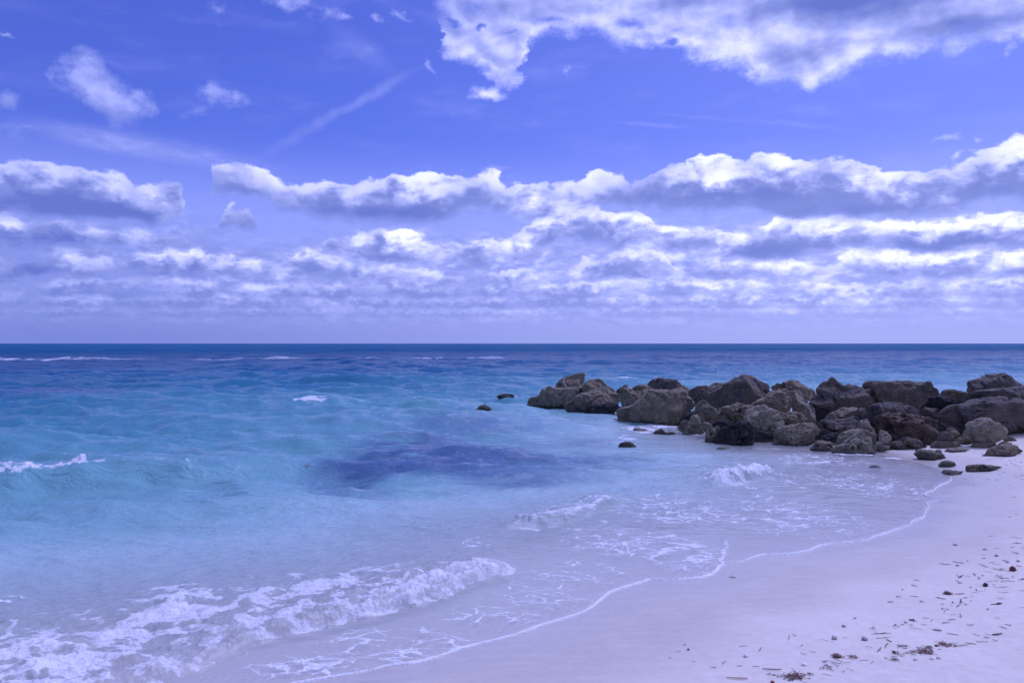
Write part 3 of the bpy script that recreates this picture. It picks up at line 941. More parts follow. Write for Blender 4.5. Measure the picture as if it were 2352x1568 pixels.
# ---------------------------------------------------------------- boulders of the groyne
def perlin3(p, seed=0):
    pi = np.floor(p).astype(np.int64)
    f = p - pi
    u = f * f * f * (f * (f * 6 - 15) + 10)
    r = np.zeros(len(p))
    for cx in (0, 1):
        for cy in (0, 1):
            for cz in (0, 1):
                h = ((pi[:, 0] + cx) * 374761393 + (pi[:, 1] + cy) * 668265263 + (pi[:, 2] + cz) * 2147483647 + seed * 974634777) & 0x7fffffff
                h = ((h ^ (h >> 13)) * 1274126177) & 0x7fffffff
                h = h ^ (h >> 16)
                gx = ((h & 255) / 127.5 - 1)
                gy = (((h >> 8) & 255) / 127.5 - 1)
                gz = (((h >> 16) & 255) / 127.5 - 1)
                w = (u[:, 0] if cx else 1 - u[:, 0]) * (u[:, 1] if cy else 1 - u[:, 1]) * (u[:, 2] if cz else 1 - u[:, 2])
                r += w * (gx * (f[:, 0] - cx) + gy * (f[:, 1] - cy) + gz * (f[:, 2] - cz))
    return r


def fbm3(p, octs, seed=0, gain=0.5):
    s, a = 0.0, 1.0
    for o in range(octs):
        s = s + a * perlin3(p * 2 ** o + 13.7 * o, seed + o)
        a *= gain
    return s


def worley3(p, seed=0):
    pi = np.floor(p).astype(np.int64)
    best = np.full(len(p), 9.0)
    for cx in (-1, 0, 1):
        for cy in (-1, 0, 1):
            for cz in (-1, 0, 1):
                c = pi + (cx, cy, cz)
                h = (c[:, 0] * 374761393 + c[:, 1] * 668265263 + c[:, 2] * 2147483647 + seed * 974634777) & 0x7fffffff
                h = ((h ^ (h >> 13)) * 1274126177) & 0x7fffffff
                h = h ^ (h >> 16)
                q = c + np.stack([(h & 255) / 256, ((h >> 8) & 255) / 256, ((h >> 16) & 255) / 256], -1) - p
                best = np.minimum(best, (q * q).sum(1))
    return np.sqrt(best)


_ico = {}


def ico(level):
    if level not in _ico:
        bm = bmesh.new()
        bmesh.ops.create_icosphere(bm, subdivisions=level, radius=1.0)
        v = np.array([x.co for x in bm.verts])
        f = np.array([[q.index for q in p.verts] for p in bm.faces], np.int32)
        bm.free()
        _ico[level] = (v, f)
    return _ico[level]


def tri_mesh(name, v, f, mat, attrs=None):
    me = bpy.data.meshes.new(name)
    me.vertices.add(len(v))
    me.vertices.foreach_set('co', v.astype(np.float32).ravel())
    me.loops.add(f.size)
    me.loops.foreach_set('vertex_index', f.astype(np.int32).ravel())
    me.polygons.add(len(f))
    me.polygons.foreach_set('loop_start', np.arange(0, f.size, f.shape[1], dtype=np.int32))
    me.polygons.foreach_set('use_smooth', np.ones(len(f), bool))
    me.update()
    for k, a in (attrs or {}).items():
        at_ = me.attributes.new(k, 'FLOAT', 'POINT')
        at_.data.foreach_set('value', a.astype(np.float32))
    me.materials.append(mat)
    return me


def stone_material(name, light, deep, patina, patina_amt):
    m, g, out = new_mat(name)
    geo = g.node('ShaderNodeNewGeometry')
    pos = geo.outputs['Position']
    obj = g.node('ShaderNodeTexCoord').outputs['Object']
    rnd = E(g, g.node('ShaderNodeObjectInfo').outputs['Random'])
    p = g.vm('ADD', obj, g.scale(g.xyz(rnd, rnd * 3.1, rnd * 7.7), 10.0))
    px, py, pz = g.sep(pos)
    pit = g.attr('pit')
    n1 = g.noise(p, 2.2, 6, 0.62)
    n2 = g.noise(p, 9.0, 6, 0.65)
    n3 = g.noise(p, 38.0, 4, 0.65)
    c = g.mix(g.lin(n1 * 0.5 + n2 * 0.5, 0.40, 0.60), deep, light)
    c = g.mix(g.smooth(n3, 0.42, 0.60) * 0.65, c, g.scale(c, 0.50))
    nx, ny, nz = g.sep(geo.outputs['Normal'])
    pat = g.smooth(n1 * 0.55 + n2 * 0.45 + (rnd - 0.5) * 0.1, 0.56 - patina_amt * 0.2, 0.66 - patina_amt * 0.2) * min(1.0, 0.25 + patina_amt)
    c = g.mix(pat, c, patina)
    pale = g.smooth(g.noise(p, 4.5, 5, 0.7), 0.62, 0.72)
    c = g.mix(pale * 0.35, c, g.scale(light, 1.45))
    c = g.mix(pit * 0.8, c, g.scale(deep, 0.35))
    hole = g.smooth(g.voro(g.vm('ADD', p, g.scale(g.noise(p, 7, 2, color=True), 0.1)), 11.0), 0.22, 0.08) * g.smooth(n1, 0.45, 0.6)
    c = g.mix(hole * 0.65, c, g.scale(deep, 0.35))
    tide = g.smooth(pz + (n2 - 0.5) * 0.3, 0.22, 0.02)                 # wet, weed-stained foot
    c = g.mix(tide * 0.6, c, (0.045, 0.045, 0.038, 1))
    c = g.scale(c, g.m('MULTIPLY_ADD', rnd, 0.3, 0.85))
    b = g.node('ShaderNodeBump')
    b.inputs['Strength'].default_value = 0.95
    b.inputs['Distance'].default_value = 1.0
    g.put(b.inputs['Height'], n2 * 0.085 + n3 * 0.04 - hole * 0.06 + g.noise(p, 110, 2, 0.6) * 0.006)
    bs = g.node('ShaderNodeBsdfPrincipled')
    g.put(bs.inputs['Base Color'], c)
    g.put(bs.inputs['Roughness'], 0.92 - tide * 0.4)
    bs.inputs['Specular IOR Level'].default_value = 0.25
    g.t.links.new(b.outputs[0], bs.inputs['Normal'])
    g.t.links.new(bs.outputs[0], out.inputs[0])
    return m


STONE = {
    'grey': stone_material('grey_limestone', (0.375, 0.32, 0.205, 1), (0.158, 0.133, 0.086, 1), (0.075, 0.07, 0.066, 1), 0.25),
    'dark': stone_material('dark_limestone', (0.29, 0.245, 0.175, 1), (0.135, 0.114, 0.085, 1), (0.08, 0.072, 0.07, 1), 0.50),
    'pale': stone_material('pale_limestone', (0.42, 0.37, 0.25, 1), (0.22, 0.192, 0.135, 1), (0.11, 0.10, 0.09, 1), 0.12),
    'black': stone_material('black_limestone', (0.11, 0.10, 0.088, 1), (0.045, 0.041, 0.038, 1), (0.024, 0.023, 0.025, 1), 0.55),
    'brown': stone_material('brown_limestone', (0.22, 0.165, 0.115, 1), (0.11, 0.08, 0.06, 1), (0.06, 0.045, 0.04, 1), 0.25),
}


def resample(poly, n=160):
    P = smooth_line(np.vstack([poly, poly[:1]]), 6)
    return P


def build_rock(outline_px, depth, stone, label, pits=0.4, boxy=0.6, thick=1.0, seed=0, group=None, rough=1.0, strata=0.0, name='boulder', flat=False, cat=None):
    """A boulder whose seen contour was surveyed from the photograph; it has its own distance, thickness, facets and pits."""
    px = np.array(outline_px, float)
    # plane of the contour: a little behind the foot of the stone
    sz = math.sqrt(np.ptp(px[:, 0]) * np.ptp(px[:, 1])) / F_PX * depth
    T = sz * 0.5 * thick
    yc = depth + T * 0.5
    poly = np.stack([(px[:, 0] - CX) / F_PX * yc, EYE + (HY - px[:, 1]) / F_PX * yc], -1)
    low = poly[:, 1].min()
    P = resample(poly)
    # area centroid
    x0, z0 = P[:-1].T
    x1, z1 = P[1:].T
    cr = x0 * z1 - x1 * z0
    A = cr.sum() / 2
    cx = ((x0 + x1) * cr).sum() / (6 * A)
    cz = ((z0 + z1) * cr).sum() / (6 * A)
    th = np.arctan2(P[:-1, 1] - cz, P[:-1, 0] - cx)
    rr = np.hypot(P[:-1, 0] - cx, P[:-1, 1] - cz)
    o = np.argsort(th)
    th, rr = th[o], rr[o]
    th = np.concatenate([th - 2 * math.pi, th, th + 2 * math.pi])
    rr = np.concatenate([rr, rr, rr])
    big = max(np.ptp(px[:, 0]), np.ptp(px[:, 1]))
    level = 4 if big < 30 else (5 if big < 75 else 6)
    V, Fc = ico(level)
    rng = np.random.default_rng(seed + 1000)
    d = V / np.linalg.norm(V, axis=1)[:, None]
    s = np.hypot(d[:, 0], d[:, 2])
    ang = np.arctan2(d[:, 2], d[:, 0])
    ro = np.interp(ang, th, rr)
    phi = np.arctan2(d[:, 1], s)
    e = boxy
    sc = np.cos(phi) ** e
    dv = np.sign(phi) * np.abs(np.sin(phi)) ** (0.55 + 0.5 * e)
    q = np.stack([np.cos(ang) * ro * sc, dv * T, np.sin(ang) * ro * sc], -1)
    # facets: planes that shave the front and back
    for k in range(9):
        n = rng.normal(size=3)
        n[1] = -abs(n[1]) - 0.35 if k < 7 else abs(n[1]) + 0.5
        n /= np.linalg.norm(n)
        pr = q @ n
        top = pr.max()
        h = top * rng.uniform(0.55, 0.82)
        over = np.maximum(pr - h, 0)
        soft = over - (over * over) / (over + 0.06 * sz + 1e-9) * 0.0
        keep_edge = np.clip(1 - np.abs(sc - 0) * 0, 0, 1)
        q = q - n[None, :] * (soft * 0.88)[:, None] * np.where(np.abs(phi) < 0.18, np.abs(phi) / 0.18, 1.0)[:, None]
    nrm = q / (np.array([ro.mean() ** 2, T ** 2, ro.mean() ** 2]) ** 1)
    nrm /= np.linalg.norm(nrm, axis=1)[:, None] + 1e-9
    k = 1.0 / sz
    w = q * k + seed * 3.7
    disp = 0.15 * fbm3(w * 1.7, 3, seed) + 0.10 * fbm3(w * 5.0, 3, seed + 9) + 0.07 * (0.5 - np.abs(fbm3(w * 9.0, 2, seed + 19)))
    ridge = np.abs(perlin3(w * 2.6, seed + 5))
    disp -= 0.07 * sstep(ridge, 0.12, 0.0)
    if strata:
        tilt = w[:, 2] + 0.25 * w[:, 0] + 0.25 * fbm3(w * 1.3, 2, seed + 77)
        disp -= strata * 0.06 * (0.5 + 0.5 * np.sin(tilt * 17.0)) ** 3
    pw = q * 3.6 + seed
    f1 = worley3(pw + 0.35 * np.stack([perlin3(pw * 1.3, 3), perlin3(pw * 1.3, 4), perlin3(pw * 1.3, 5)], -1), seed)
    f2 = worley3(q * 9.0 + seed, seed + 1)
    zone = sstep(fbm3(w * 2.2, 2, seed + 40), 0.28 - 0.55 * pits, 0.5 - 0.5 * pits)
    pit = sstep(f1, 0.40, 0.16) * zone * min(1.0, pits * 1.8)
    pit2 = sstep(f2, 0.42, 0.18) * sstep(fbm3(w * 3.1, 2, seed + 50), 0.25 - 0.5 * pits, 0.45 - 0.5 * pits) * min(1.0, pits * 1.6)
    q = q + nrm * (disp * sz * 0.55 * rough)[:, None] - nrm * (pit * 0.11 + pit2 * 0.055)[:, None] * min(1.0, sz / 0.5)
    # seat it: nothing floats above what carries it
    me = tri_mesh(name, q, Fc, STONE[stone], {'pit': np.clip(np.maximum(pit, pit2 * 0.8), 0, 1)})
    ob = bpy.data.objects.new(name, me)
    ob.location = (cx, yc, cz)
    COL.objects.link(ob)
    ob['label'] = label
    ob['category'] = cat or ('boulder' if name == 'boulder' else 'rock')
    if group:
        ob['group'] = group
    return ob


def va(ox, oy, s):
    return lambda pts: [((ox + x / s) * 0.574219, (oy + y / s) * 0.574219) for x, y in pts]


V1, V2, V3, V4 = va(2050, 1440, 3.136), va(2700, 1440, 3.136), va(3346, 1440, 3.136), va(3296, 1700, 2.94)
PILE = 'boulders heaped in the rock groyne'
LOOSE = 'loose rocks on the sand beside the groyne'
WET = 'small rocks awash off the groyne'

# view, outline, depth, stone, label, pits, boxy, thick, extra
ROCKS = [
 (V1, [(525,350),(600,255),(660,215),(760,185),(880,172),(905,215),(900,290),(880,345),(860,420),(700,440),(560,410)], 27.6, 'grey', 'upright boulder with a white rope strand, at the seaward end of the heap', .35, .6, 1.0, {}),
 (V1, [(168,600),(190,535),(215,480),(290,455),(330,420),(380,375),(430,340),(490,335),(540,360),(680,345),(850,335),(900,350),(905,400),(880,440),(800,520),(760,600),(600,640),(480,640),(400,640),(330,640),(190,640)], 26.6, 'pale', 'long low tan boulder, farthest out in the water', .55, .55, .9, {}),
 (V1, [(605,600),(640,560),(760,500),(880,430),(1000,390),(1060,360),(1150,340),(1230,400),(1300,420),(1345,440),(1350,490),(1330,530),(1250,560),(1100,590),(990,640),(920,670),(860,690),(760,690),(660,660)], 25.2, 'grey', 'tilted slab boulder leaning over a black rock at the waterline', .2, .6, .9, {}),
 (V1, [(890,330),(940,265),(1000,240),(1090,240),(1150,270),(1200,325),(1250,345),(1280,375),(1290,470),(1100,480),(910,440)], 26.4, 'grey', 'round-topped boulder behind the tilted slab near the seaward end', .3, .6, 1.0, {}),
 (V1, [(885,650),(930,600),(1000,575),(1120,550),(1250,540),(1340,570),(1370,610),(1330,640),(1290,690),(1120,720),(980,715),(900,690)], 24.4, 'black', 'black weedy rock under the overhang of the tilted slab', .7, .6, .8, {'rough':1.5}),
 (V1, [(1290,390),(1340,350),(1400,310),(1440,305),(1455,330),(1430,350),(1400,420),(1330,430)], 26.8, 'dark', 'small knobbly rock poking up behind the seaward boulders', .5, .7, 1.0, {}),
 (V1, [(1490,395),(1530,330),(1600,305),(1690,315),(1750,350),(1770,385),(1740,460),(1540,460)], 24.3, 'grey', 'oval boulder lying left of a dark pitted crest', .45, .65, 1.0, {}),
 (V1, [(1690,300),(1740,268),(1810,240),(1900,228),(2000,230),(2070,258),(2105,310),(2110,400),(2000,450),(1760,450),(1700,380)], 25.0, 'dark', 'dark pitted boulder cresting behind the biggest smooth block', .75, .6, 1.0, {}),
 (V1, [(2060,300),(2120,310),(2200,350),(2250,375),(2260,460),(2150,500),(2050,420)], 23.6, 'grey', 'sloping shoulder rock right of the dark pitted crest', .3, .65, 1.0, {}),
 (V1, [(1290,390),(1400,360),(1500,365),(1540,390),(1640,400),(1680,500),(1560,600),(1430,620),(1380,600),(1360,480),(1330,440)], 23.2, 'grey', 'holed boulder wedged against the left flank of the biggest smooth block', .8, .6, .9, {}),
 (V1, [(1325,640),(1345,620),(1480,580),(1560,520),(1630,430),(1660,395),(1880,385),(2060,365),(2130,370),(2190,420),(2250,480),(2310,530),(2310,580),(2230,660),(2150,740),(2070,820),(2020,880),(1900,900),(1760,900),(1560,890),(1420,860),(1345,820),(1330,700)], 21.0, 'grey', 'biggest smooth grey block of the heap, white surf along its foot', .22, .5, .9, {}),
 (V1, [(1505,890),(1540,850),(1640,862),(1750,900),(1720,940),(1580,940),(1520,925)], 19.4, 'pale', 'flat pale rock barely out of the surf under the biggest block', .3, .7, 1.2, {'g':WET,'n':'rock'}),
 (V1, [(1755,935),(1790,890),(1840,850),(1890,870),(1930,910),(2000,900),(2050,930),(2045,975),(1900,985),(1790,980)], 18.7, 'brown', 'jagged brown rock standing in the foam', .7, .7, 1.0, {'g':WET,'n':'rock','rough':1.5}),
 (V1, [(2110,935),(2150,905),(2200,900),(2250,940),(2230,975),(2130,970)], 18.9, 'grey', 'little rounded rock awash just right of the jagged brown one', .3, .7, 1.0, {'g':WET,'n':'rock'}),
 (V1, [(1315,1085),(1360,1035),(1430,1022),(1500,1035),(1555,1090),(1460,1115),(1380,1110)], 16.8, 'brown', 'reddish lone rock in the shallows before the surf', .5, .7, 1.0, {'g':WET,'n':'rock'}),
 (V1, [(1180,800),(1230,752),(1255,772),(1350,800),(1250,830)], 20.8, 'grey', 'tiny pointed rock awash left of the biggest block', .3, .7, 1.0, {'g':WET,'n':'rock'}),
 (va(0,0,.574219), [(1138,912),(1150,905),(1170,904.5),(1181,909),(1176,918),(1150,918)], 31.5, 'dark', 'low dark reef rock farthest from the beach', .5, .7, 1.2, {'g':WET,'n':'rock'}),
 (va(0,0,.574219), [(1092,942),(1102,932),(1112,929),(1122,934),(1132,942),(1118,952),(1098,952)], 26.0, 'dark', 'small dark reef rock, leftmost of all in the water', .5, .7, 1.0, {'g':WET,'n':'rock'}),
 # middle of the heap
 (V2, [(165,410),(220,360),(290,330),(380,320),(430,345),(490,385),(490,470),(440,540),(290,570),(230,500)], 21.9, 'dark', 'dark brown boulder between the biggest block and the tall dome', .3, .6, 1.0, {}),
 (V2, [(420,345),(480,290),(540,285),(620,300),(640,380),(500,420),(440,390)], 22.8, 'grey', 'small tan boulder peeping over behind the dome', .4, .65, 1.0, {}),
 (V2, [(440,560),(435,500),(480,430),(560,360),(680,280),(780,230),(820,192),(880,190),(960,220),(1050,245),(1090,330),(1130,420),(1150,500),(1100,640),(900,680),(600,670),(480,620)], 20.4, 'dark', 'tall dome boulder, peak of the middle of the heap', .22, .55, .9, {}),
 (V2, [(1040,250),(1130,285),(1172,312),(1190,400),(1180,450),(1090,450),(1050,340)], 20.9, 'dark', 'narrow dark boulder tucked behind the right side of the dome', .2, .65, 1.0, {}),
 (V2, [(1180,330),(1260,290),(1380,265),(1490,252),(1540,265),(1620,320),(1740,370),(1760,440),(1680,500),(1400,490),(1240,440)], 21.6, 'grey', 'broad low-pitched boulder on the skyline right of the dome', .5, .6, 1.0, {}),
 (V2, [(960,560),(1120,470),(1200,420),(1260,365),(1340,350),(1400,370),(1420,420),(1450,540),(1465,590),(1440,650),(1340,690),(1250,680),(1120,640),(980,630)], 19.3, 'grey', 'wedge boulder with a sharp right edge below the skyline', .25, .5, .9, {}),
 (V2, [(1400,370),(1500,375),(1600,420),(1660,470),(1660,580),(1610,690),(1480,680),(1450,560),(1420,460)], 19.8, 'pale', 'tan boulder in the notch right of the wedge', .35, .6, 1.0, {}),
 (V2, [(265,560),(320,515),(390,510),(440,570),(520,620),(560,680),(575,740),(540,830),(450,850),(340,820),(300,720),(265,640)], 19.5, 'pale', 'greenish tan boulder right beside the biggest smooth block', .3, .55, .9, {}),
 (V2, [(550,640),(580,590),(680,570),(780,540),(900,560),(980,580),(1010,660),(940,760),(780,800),(640,830),(560,760),(530,690)], 18.8, 'grey', 'pitted boulder below the dome and above the black spongy one', .7, .6, .9, {}),
 (V2, [(880,720),(920,640),(1000,590),(1060,570),(1140,572),(1220,620),(1340,655),(1350,720),(1330,830),(1300,880),(1230,960),(1150,1010),(1040,1010),(960,920),(940,850),(890,770)], 17.9, 'pale', 'pale egg-like boulder in the middle of the heap', .12, .55, .9, {}),
 (V2, [(490,1070),(500,980),(560,900),(620,850),(740,790),(800,755),(870,755),(930,800),(1020,840),(1035,880),(1000,940),(985,1000),(960,1090),(800,1110),(640,1110),(540,1100)], 17.1, 'black', 'black spongy boulder full of holes at the water edge', 1.0, .55, .9, {'rough':1.6}),
 (V2, [(385,1020),(390,920),(430,850),(500,825),(560,840),(590,900),(570,980),(540,1090),(400,1080)], 17.6, 'grey', 'holed grey rock hugging the left side of the black spongy boulder', .8, .6, .9, {}),
 (V2, [(30,850),(70,780),(130,752),(200,770),(280,785),(330,800),(345,850),(370,960),(340,1000),(270,990),(200,930),(120,905),(50,885)], 18.9, 'grey', 'low humped rock in the surf at the right foot of the biggest block', .5, .6, .9, {}),
 (V2, [(185,745),(210,700),(255,682),(310,715),(330,760),(300,810),(210,800)], 18.8, 'pale', 'small whitish cobble perched in a dark gap', .1, .7, 1.0, {'n':'rock'}),
 (V2, [(340,810),(370,780),(430,790),(465,825),(450,890),(370,890),(345,850)], 18.3, 'grey', 'small pitted rock between the humped rock and the holed grey one', .6, .65, 1.0, {'n':'rock'}),
 (V2, [(1335,770),(1350,670),(1440,650),(1540,660),(1620,690),(1680,760),(1700,830),(1560,850),(1440,850),(1340,850)], 18.2, 'grey', 'squat cracked boulder right of the pale egg-like one', .6, .6, .9, {'strata':.7}),
 (V2, [(1600,670),(1630,590),(1690,555),(1740,600),(1757,680),(1755,790),(1720,850),(1640,830),(1610,740)], 18.6, 'pale', 'upright tan slab standing on end beside a dark hollow', .1, .6, .8, {}),
 (V2, [(1240,1060),(1270,960),(1300,900),(1350,845),(1450,815),(1560,790),(1690,790),(1750,800),(1790,900),(1805,960),(1750,1020),(1600,1080),(1440,1110),(1300,1110)], 17.0, 'grey', 'front boulder dotted with round holes, right of the black spongy one', .55, .55, .9, {}),
 (V2, [(490,1135),(540,1095),(620,1080),(670,1090),(680,1125),(620,1160),(540,1165)], 16.1, 'pale', 'small pale rock in the shallows below the black spongy boulder', .3, .7, 1.0, {'g':WET,'n':'rock'}),
 (V2, [(1650,480),(1770,390),(1840,310),(1930,255),(1990,243),(2050,275),(2110,280),(2150,320),(2290,328),(2320,355),(2410,370),(2470,430),(2530,540),(2480,600),(2380,640),(2200,640),(2050,650),(1960,700),(1880,740),(1800,650),(1740,580),(1680,540)], 18.8, 'dark', 'blackish ragged boulder with a stepped top', .4, .55, .9, {'strata':1.0, 'rough':1.3}),
 (V2, [(1850,780),(1900,700),(2010,640),(2120,600),(2260,605),(2310,640),(2300,740),(2180,790),(2040,830),(1900,840)], 17.9, 'grey', 'tan pitted boulder under the blackish ragged one', .6, .6, .9, {}),
 (V2, [(1755,820),(1840,750),(1960,760),(2100,740),(2200,715),(2290,705),(2325,780),(2320,860),(2200,920),(2060,950),(1900,990),(1810,1000),(1770,920)], 17.4, 'dark', 'slanting fluted boulder with a deep shadowed underside', .6, .6, .8, {'strata':1.0,'rough':1.3}),
 (V3, [(10,1040),(40,960),(120,900),(280,865),(430,857),(490,880),(515,960),(490,1060),(400,1100),(200,1110),(50,1100)], 16.6, 'pale', 'pale honeycombed boulder beside the shallows, second from the sand', .6, .6, .9, {}),
 (V2, [(1700,1130),(1750,1060),(1765,1015),(1840,1005),(1960,1030),(2050,1065),(2070,1130),(1990,1180),(1860,1180),(1750,1170)], 16.2, 'grey', 'low rough rock at the water edge, left of the cloven pale boulder', .6, .65, .9, {'n':'rock'}),
 (V3, [(-40,1200),(-25,1100),(40,1070),(120,1045),(200,965),(290,920),(360,930),(412,990),(432,1080),(452,1175),(340,1215),(180,1222),(20,1220)], 15.6, 'pale', 'cloven pale boulder, front one at the lip of the swash', .55, .55, .9, {}),
 # shoreward end
 (V3, [(385,345),(410,295),(470,265),(600,262),(760,268),(860,265),(960,270),(1040,285),(1090,267),(1160,285),(1210,340),(1270,400),(1300,430),(1310,520),(1180,640),(1100,680),(900,660),(700,640),(500,560),(430,450)], 18.9, 'dark', 'wide flat-topped boulder on the skyline', .28, .5, .9, {}),
 (V3, [(360,620),(420,580),(520,545),(640,525),(780,530),(860,560),(960,590),(1080,640),(1100,700),(960,740),(780,730),(620,760),(460,770),(375,700)], 17.4, 'dark', 'smooth rounded boulder just below the flat-topped one', .25, .6, .9, {}),
 (V3, [(215,650),(300,605),(365,605),(390,690),(330,750),(240,730)], 17.5, 'dark', 'little dark boulder squeezed left of the smooth rounded one', .6, .65, .9, {}),
 (V3, [(488,800),(520,735),(600,700),(720,680),(860,680),(1020,700),(1180,725),(1270,750),(1292,800),(1275,900),(1297,960),(1260,1030),(1060,1050),(880,1040),(700,1040),(560,1010),(495,920)], 16.6, 'brown', 'long brown block with rows of deep dark holes', .95, .42, .8, {'rough':1.2}),
 (V3, [(298,880),(310,770),(350,735),(400,760),(422,830),(480,860),(470,920),(320,920)], 16.7, 'pale', 'small upright tan rock left of the long brown block', .1, .65, 1.0, {'n':'rock'}),
 (V3, [(532,1000),(550,890),(600,885),(650,930),(690,990),(640,1030),(560,1030)], 16.0, 'pale', 'small pale rock leaning on the left foot of the long brown block', .3, .65, 1.0, {'n':'rock'}),
 (V3, [(1290,440),(1350,380),(1450,360),(1540,380),(1640,405),(1640,490),(1400,510)], 19.9, 'dark', 'small dark boulder in the gap right of the flat-topped one', .3, .65, 1.0, {}),
 (V3, [(1650,390),(1680,320),(1690,270),(1780,240),(1850,210),(1900,190),(2060,187),(2150,210),(2240,260),(2352,320),(2500,370),(2500,480),(2300,500),(1900,480),(1700,450)], 19.4, 'dark', 'dark hump-backed boulder topping the shoreward end', .35, .55, .9, {}),
 (V3, [(1480,500),(1560,430),(1640,405),(1900,370),(2352,330),(2700,330),(2700,640),(2300,620),(1900,600),(1600,580)], 18.3, 'dark', 'long dark slab beneath the hump-backed boulder', .3, .6, .7, {'strata':.8}),
 (V3, [(1108,610),(1115,540),(1150,480),(1230,455),(1340,460),(1440,480),(1560,520),(1640,550),(1560,620),(1380,640),(1290,660),(1180,640)], 17.8, 'black', 'blunt blackish boulder left of the long dark slab', .3, .6, .9, {}),
 (V3, [(1078,650),(1110,595),(1200,605),(1280,620),(1240,720),(1100,720)], 17.2, 'brown', 'small brown boulder under the blunt blackish one', .3, .65, 1.0, {}),
 (V3, [(1050,700),(1180,690),(1260,640),(1360,560),(1560,555),(1780,510),(2000,490),(2200,470),(2352,500),(2700,520),(2760,700),(2700,990),(2352,950),(2100,900),(1900,800),(1700,790),(1550,830),(1420,840),(1280,800),(1160,730)], 16.9, 'dark', 'huge dark purple-grey slab filling the shoreward end', .25, .5, .7, {'strata':.6}),
 (V3, [(1555,970),(1600,870),(1680,790),(1780,735),(1880,735),(1960,770),(2080,820),(2133,880),(2105,935),(2075,975),(1950,1010),(1800,1030),(1740,1030),(1640,1000)], 15.9, 'pale', 'tan wedge boulder resting on the sand under the huge slab', .35, .55, .9, {}),
 (V3, [(1388,930),(1400,855),(1450,840),(1490,860),(1545,960),(1500,1030),(1420,1020)], 16.5, 'grey', 'squarish grey rock in the shadow under the huge slab', .2, .6, .9, {'n':'rock'}),
 (V3, [(1265,1020),(1300,900),(1380,890),(1460,970),(1440,1040),(1300,1045)], 16.1, 'dark', 'shaded rock right of the long brown block', .4, .65, .9, {'n':'rock'}),
 # loose stones on the sand
 (V3, [(1076,1020),(1090,970),(1150,962),(1210,990),(1242,1025),(1210,1075),(1120,1090),(1080,1060)], 15.2, 'brown', 'rounded brown rock at the foot of the long brown block', .1, .65, 1.0, {'g':LOOSE,'n':'rock'}),
 (V3, [(648,1100),(700,1040),(820,1020),(900,975),(980,980),(1030,1020),(1110,1070),(1125,1095),(1000,1130),(860,1150),(740,1145),(665,1125)], 15.1, 'dark', 'dark spongy rock lying low on the wet sand', .95, .65, .9, {'g':LOOSE,'n':'rock','rough':1.4}),
 (V3, [(1185,1075),(1240,1030),(1330,1010),(1450,1020),(1540,1050),(1590,1090),(1540,1120),(1360,1125),(1200,1120)], 14.8, 'grey', 'flat grey rock half sunk in dry sand, middle of the loose row', .3, .65, 1.0, {'g':LOOSE,'n':'rock'}),
 (V3, [(1440,1020),(1520,970),(1640,940),(1720,940),(1765,1005),(1730,1055),(1560,1075),(1480,1050)], 15.2, 'pale', 'pale low rock just in front of the tan wedge boulder', .3, .65, 1.0, {'g':LOOSE,'n':'rock'}),
 (V3, [(1695,1085),(1740,1040),(1830,1000),(1920,1005),(2015,1050),(1910,1090),(1830,1120),(1740,1115)], 14.8, 'grey', 'grey pyramid-like rock on dry sand below the tan wedge', .2, .7, 1.0, {'g':LOOSE,'n':'rock'}),
 (V3, [(2090,1010),(2130,970),(2180,958),(2230,985),(2265,1015),(2170,1030)], 15.8, 'grey', 'small grey rock alone on the sand near the huge slab', .2, .7, 1.0, {'g':LOOSE,'n':'rock'}),
 (V3, [(2030,1075),(2060,1035),(2130,1022),(2200,1045),(2200,1090),(2080,1100)], 14.7, 'grey', 'small stone perched on the back of the ribbed flat rock', .2, .7, 1.0, {'g':LOOSE,'n':'rock'}),
 (V3, [(1825,1195),(1880,1150),(1940,1090),(2060,1070),(2200,1055),(2280,1100),(2350,1155),(2240,1195),(2080,1230),(1960,1225),(1860,1222)], 13.6, 'grey', 'ribbed flat rock, broad and rightmost on the sand', .2, .65, 1.0, {'g':LOOSE,'n':'rock','strata':1.2}),
 (V3, [(970,1200),(1020,1130),(1120,1118),(1230,1130),(1280,1120),(1320,1150),(1335,1195),(1400,1260),(1300,1275),(1100,1270),(990,1255)], 13.3, 'grey', 'layered greenish rock at the edge of the backwash', .35, .6, 1.0, {'g':LOOSE,'n':'rock','strata':1.2}),
 (V3, [(1330,1150),(1400,1112),(1540,1100),(1695,1122),(1620,1145),(1420,1165)], 14.3, 'pale', 'thin pale rock nearly buried behind the layered greenish one', .2, .7, 1.4, {'g':LOOSE,'n':'rock'}),
 (V3, [(445,1150),(448,1070),(520,1060),(620,1090),(695,1140),(560,1165)], 15.2, 'pale', 'smooth tan rock right of the cloven boulder, in a puddle', .1, .65, 1.0, {'g':LOOSE,'n':'rock'}),
 (V4, [(1352,475),(1390,430),(1440,415),(1500,425),(1552,468),(1500,500),(1410,510)], 12.9, 'pale', 'rounded brownish rock mirrored in the thin water', .1, .65, 1.0, {'g':LOOSE,'n':'rock'}),
 (V4, [(1683,508),(1720,475),(1850,460),(1960,470),(2112,488),(2020,515),(1900,555),(1780,562),(1688,548)], 12.35, 'grey', 'spiky dark rock nearest the camera on the dry sand', .9, .6, 1.0, {'g':LOOSE,'n':'rock','rough':1.5,'strata':.6}),
 (V4, [(1395,565),(1420,530),(1500,533),(1560,545),(1640,540),(1600,580),(1520,598),(1440,600)], 12.5, 'grey', 'flat wet dark rock where the swash turns back', .5, .7, 1.4, {'g':LOOSE,'n':'rock'}),
 (V4, [(505,500),(560,478),(640,482),(685,512),(600,525)], 13.8, 'brown', 'low greenish rock awash by itself in the thin swash', .2, .7, 1.2, {'g':WET,'n':'rock'}),
]

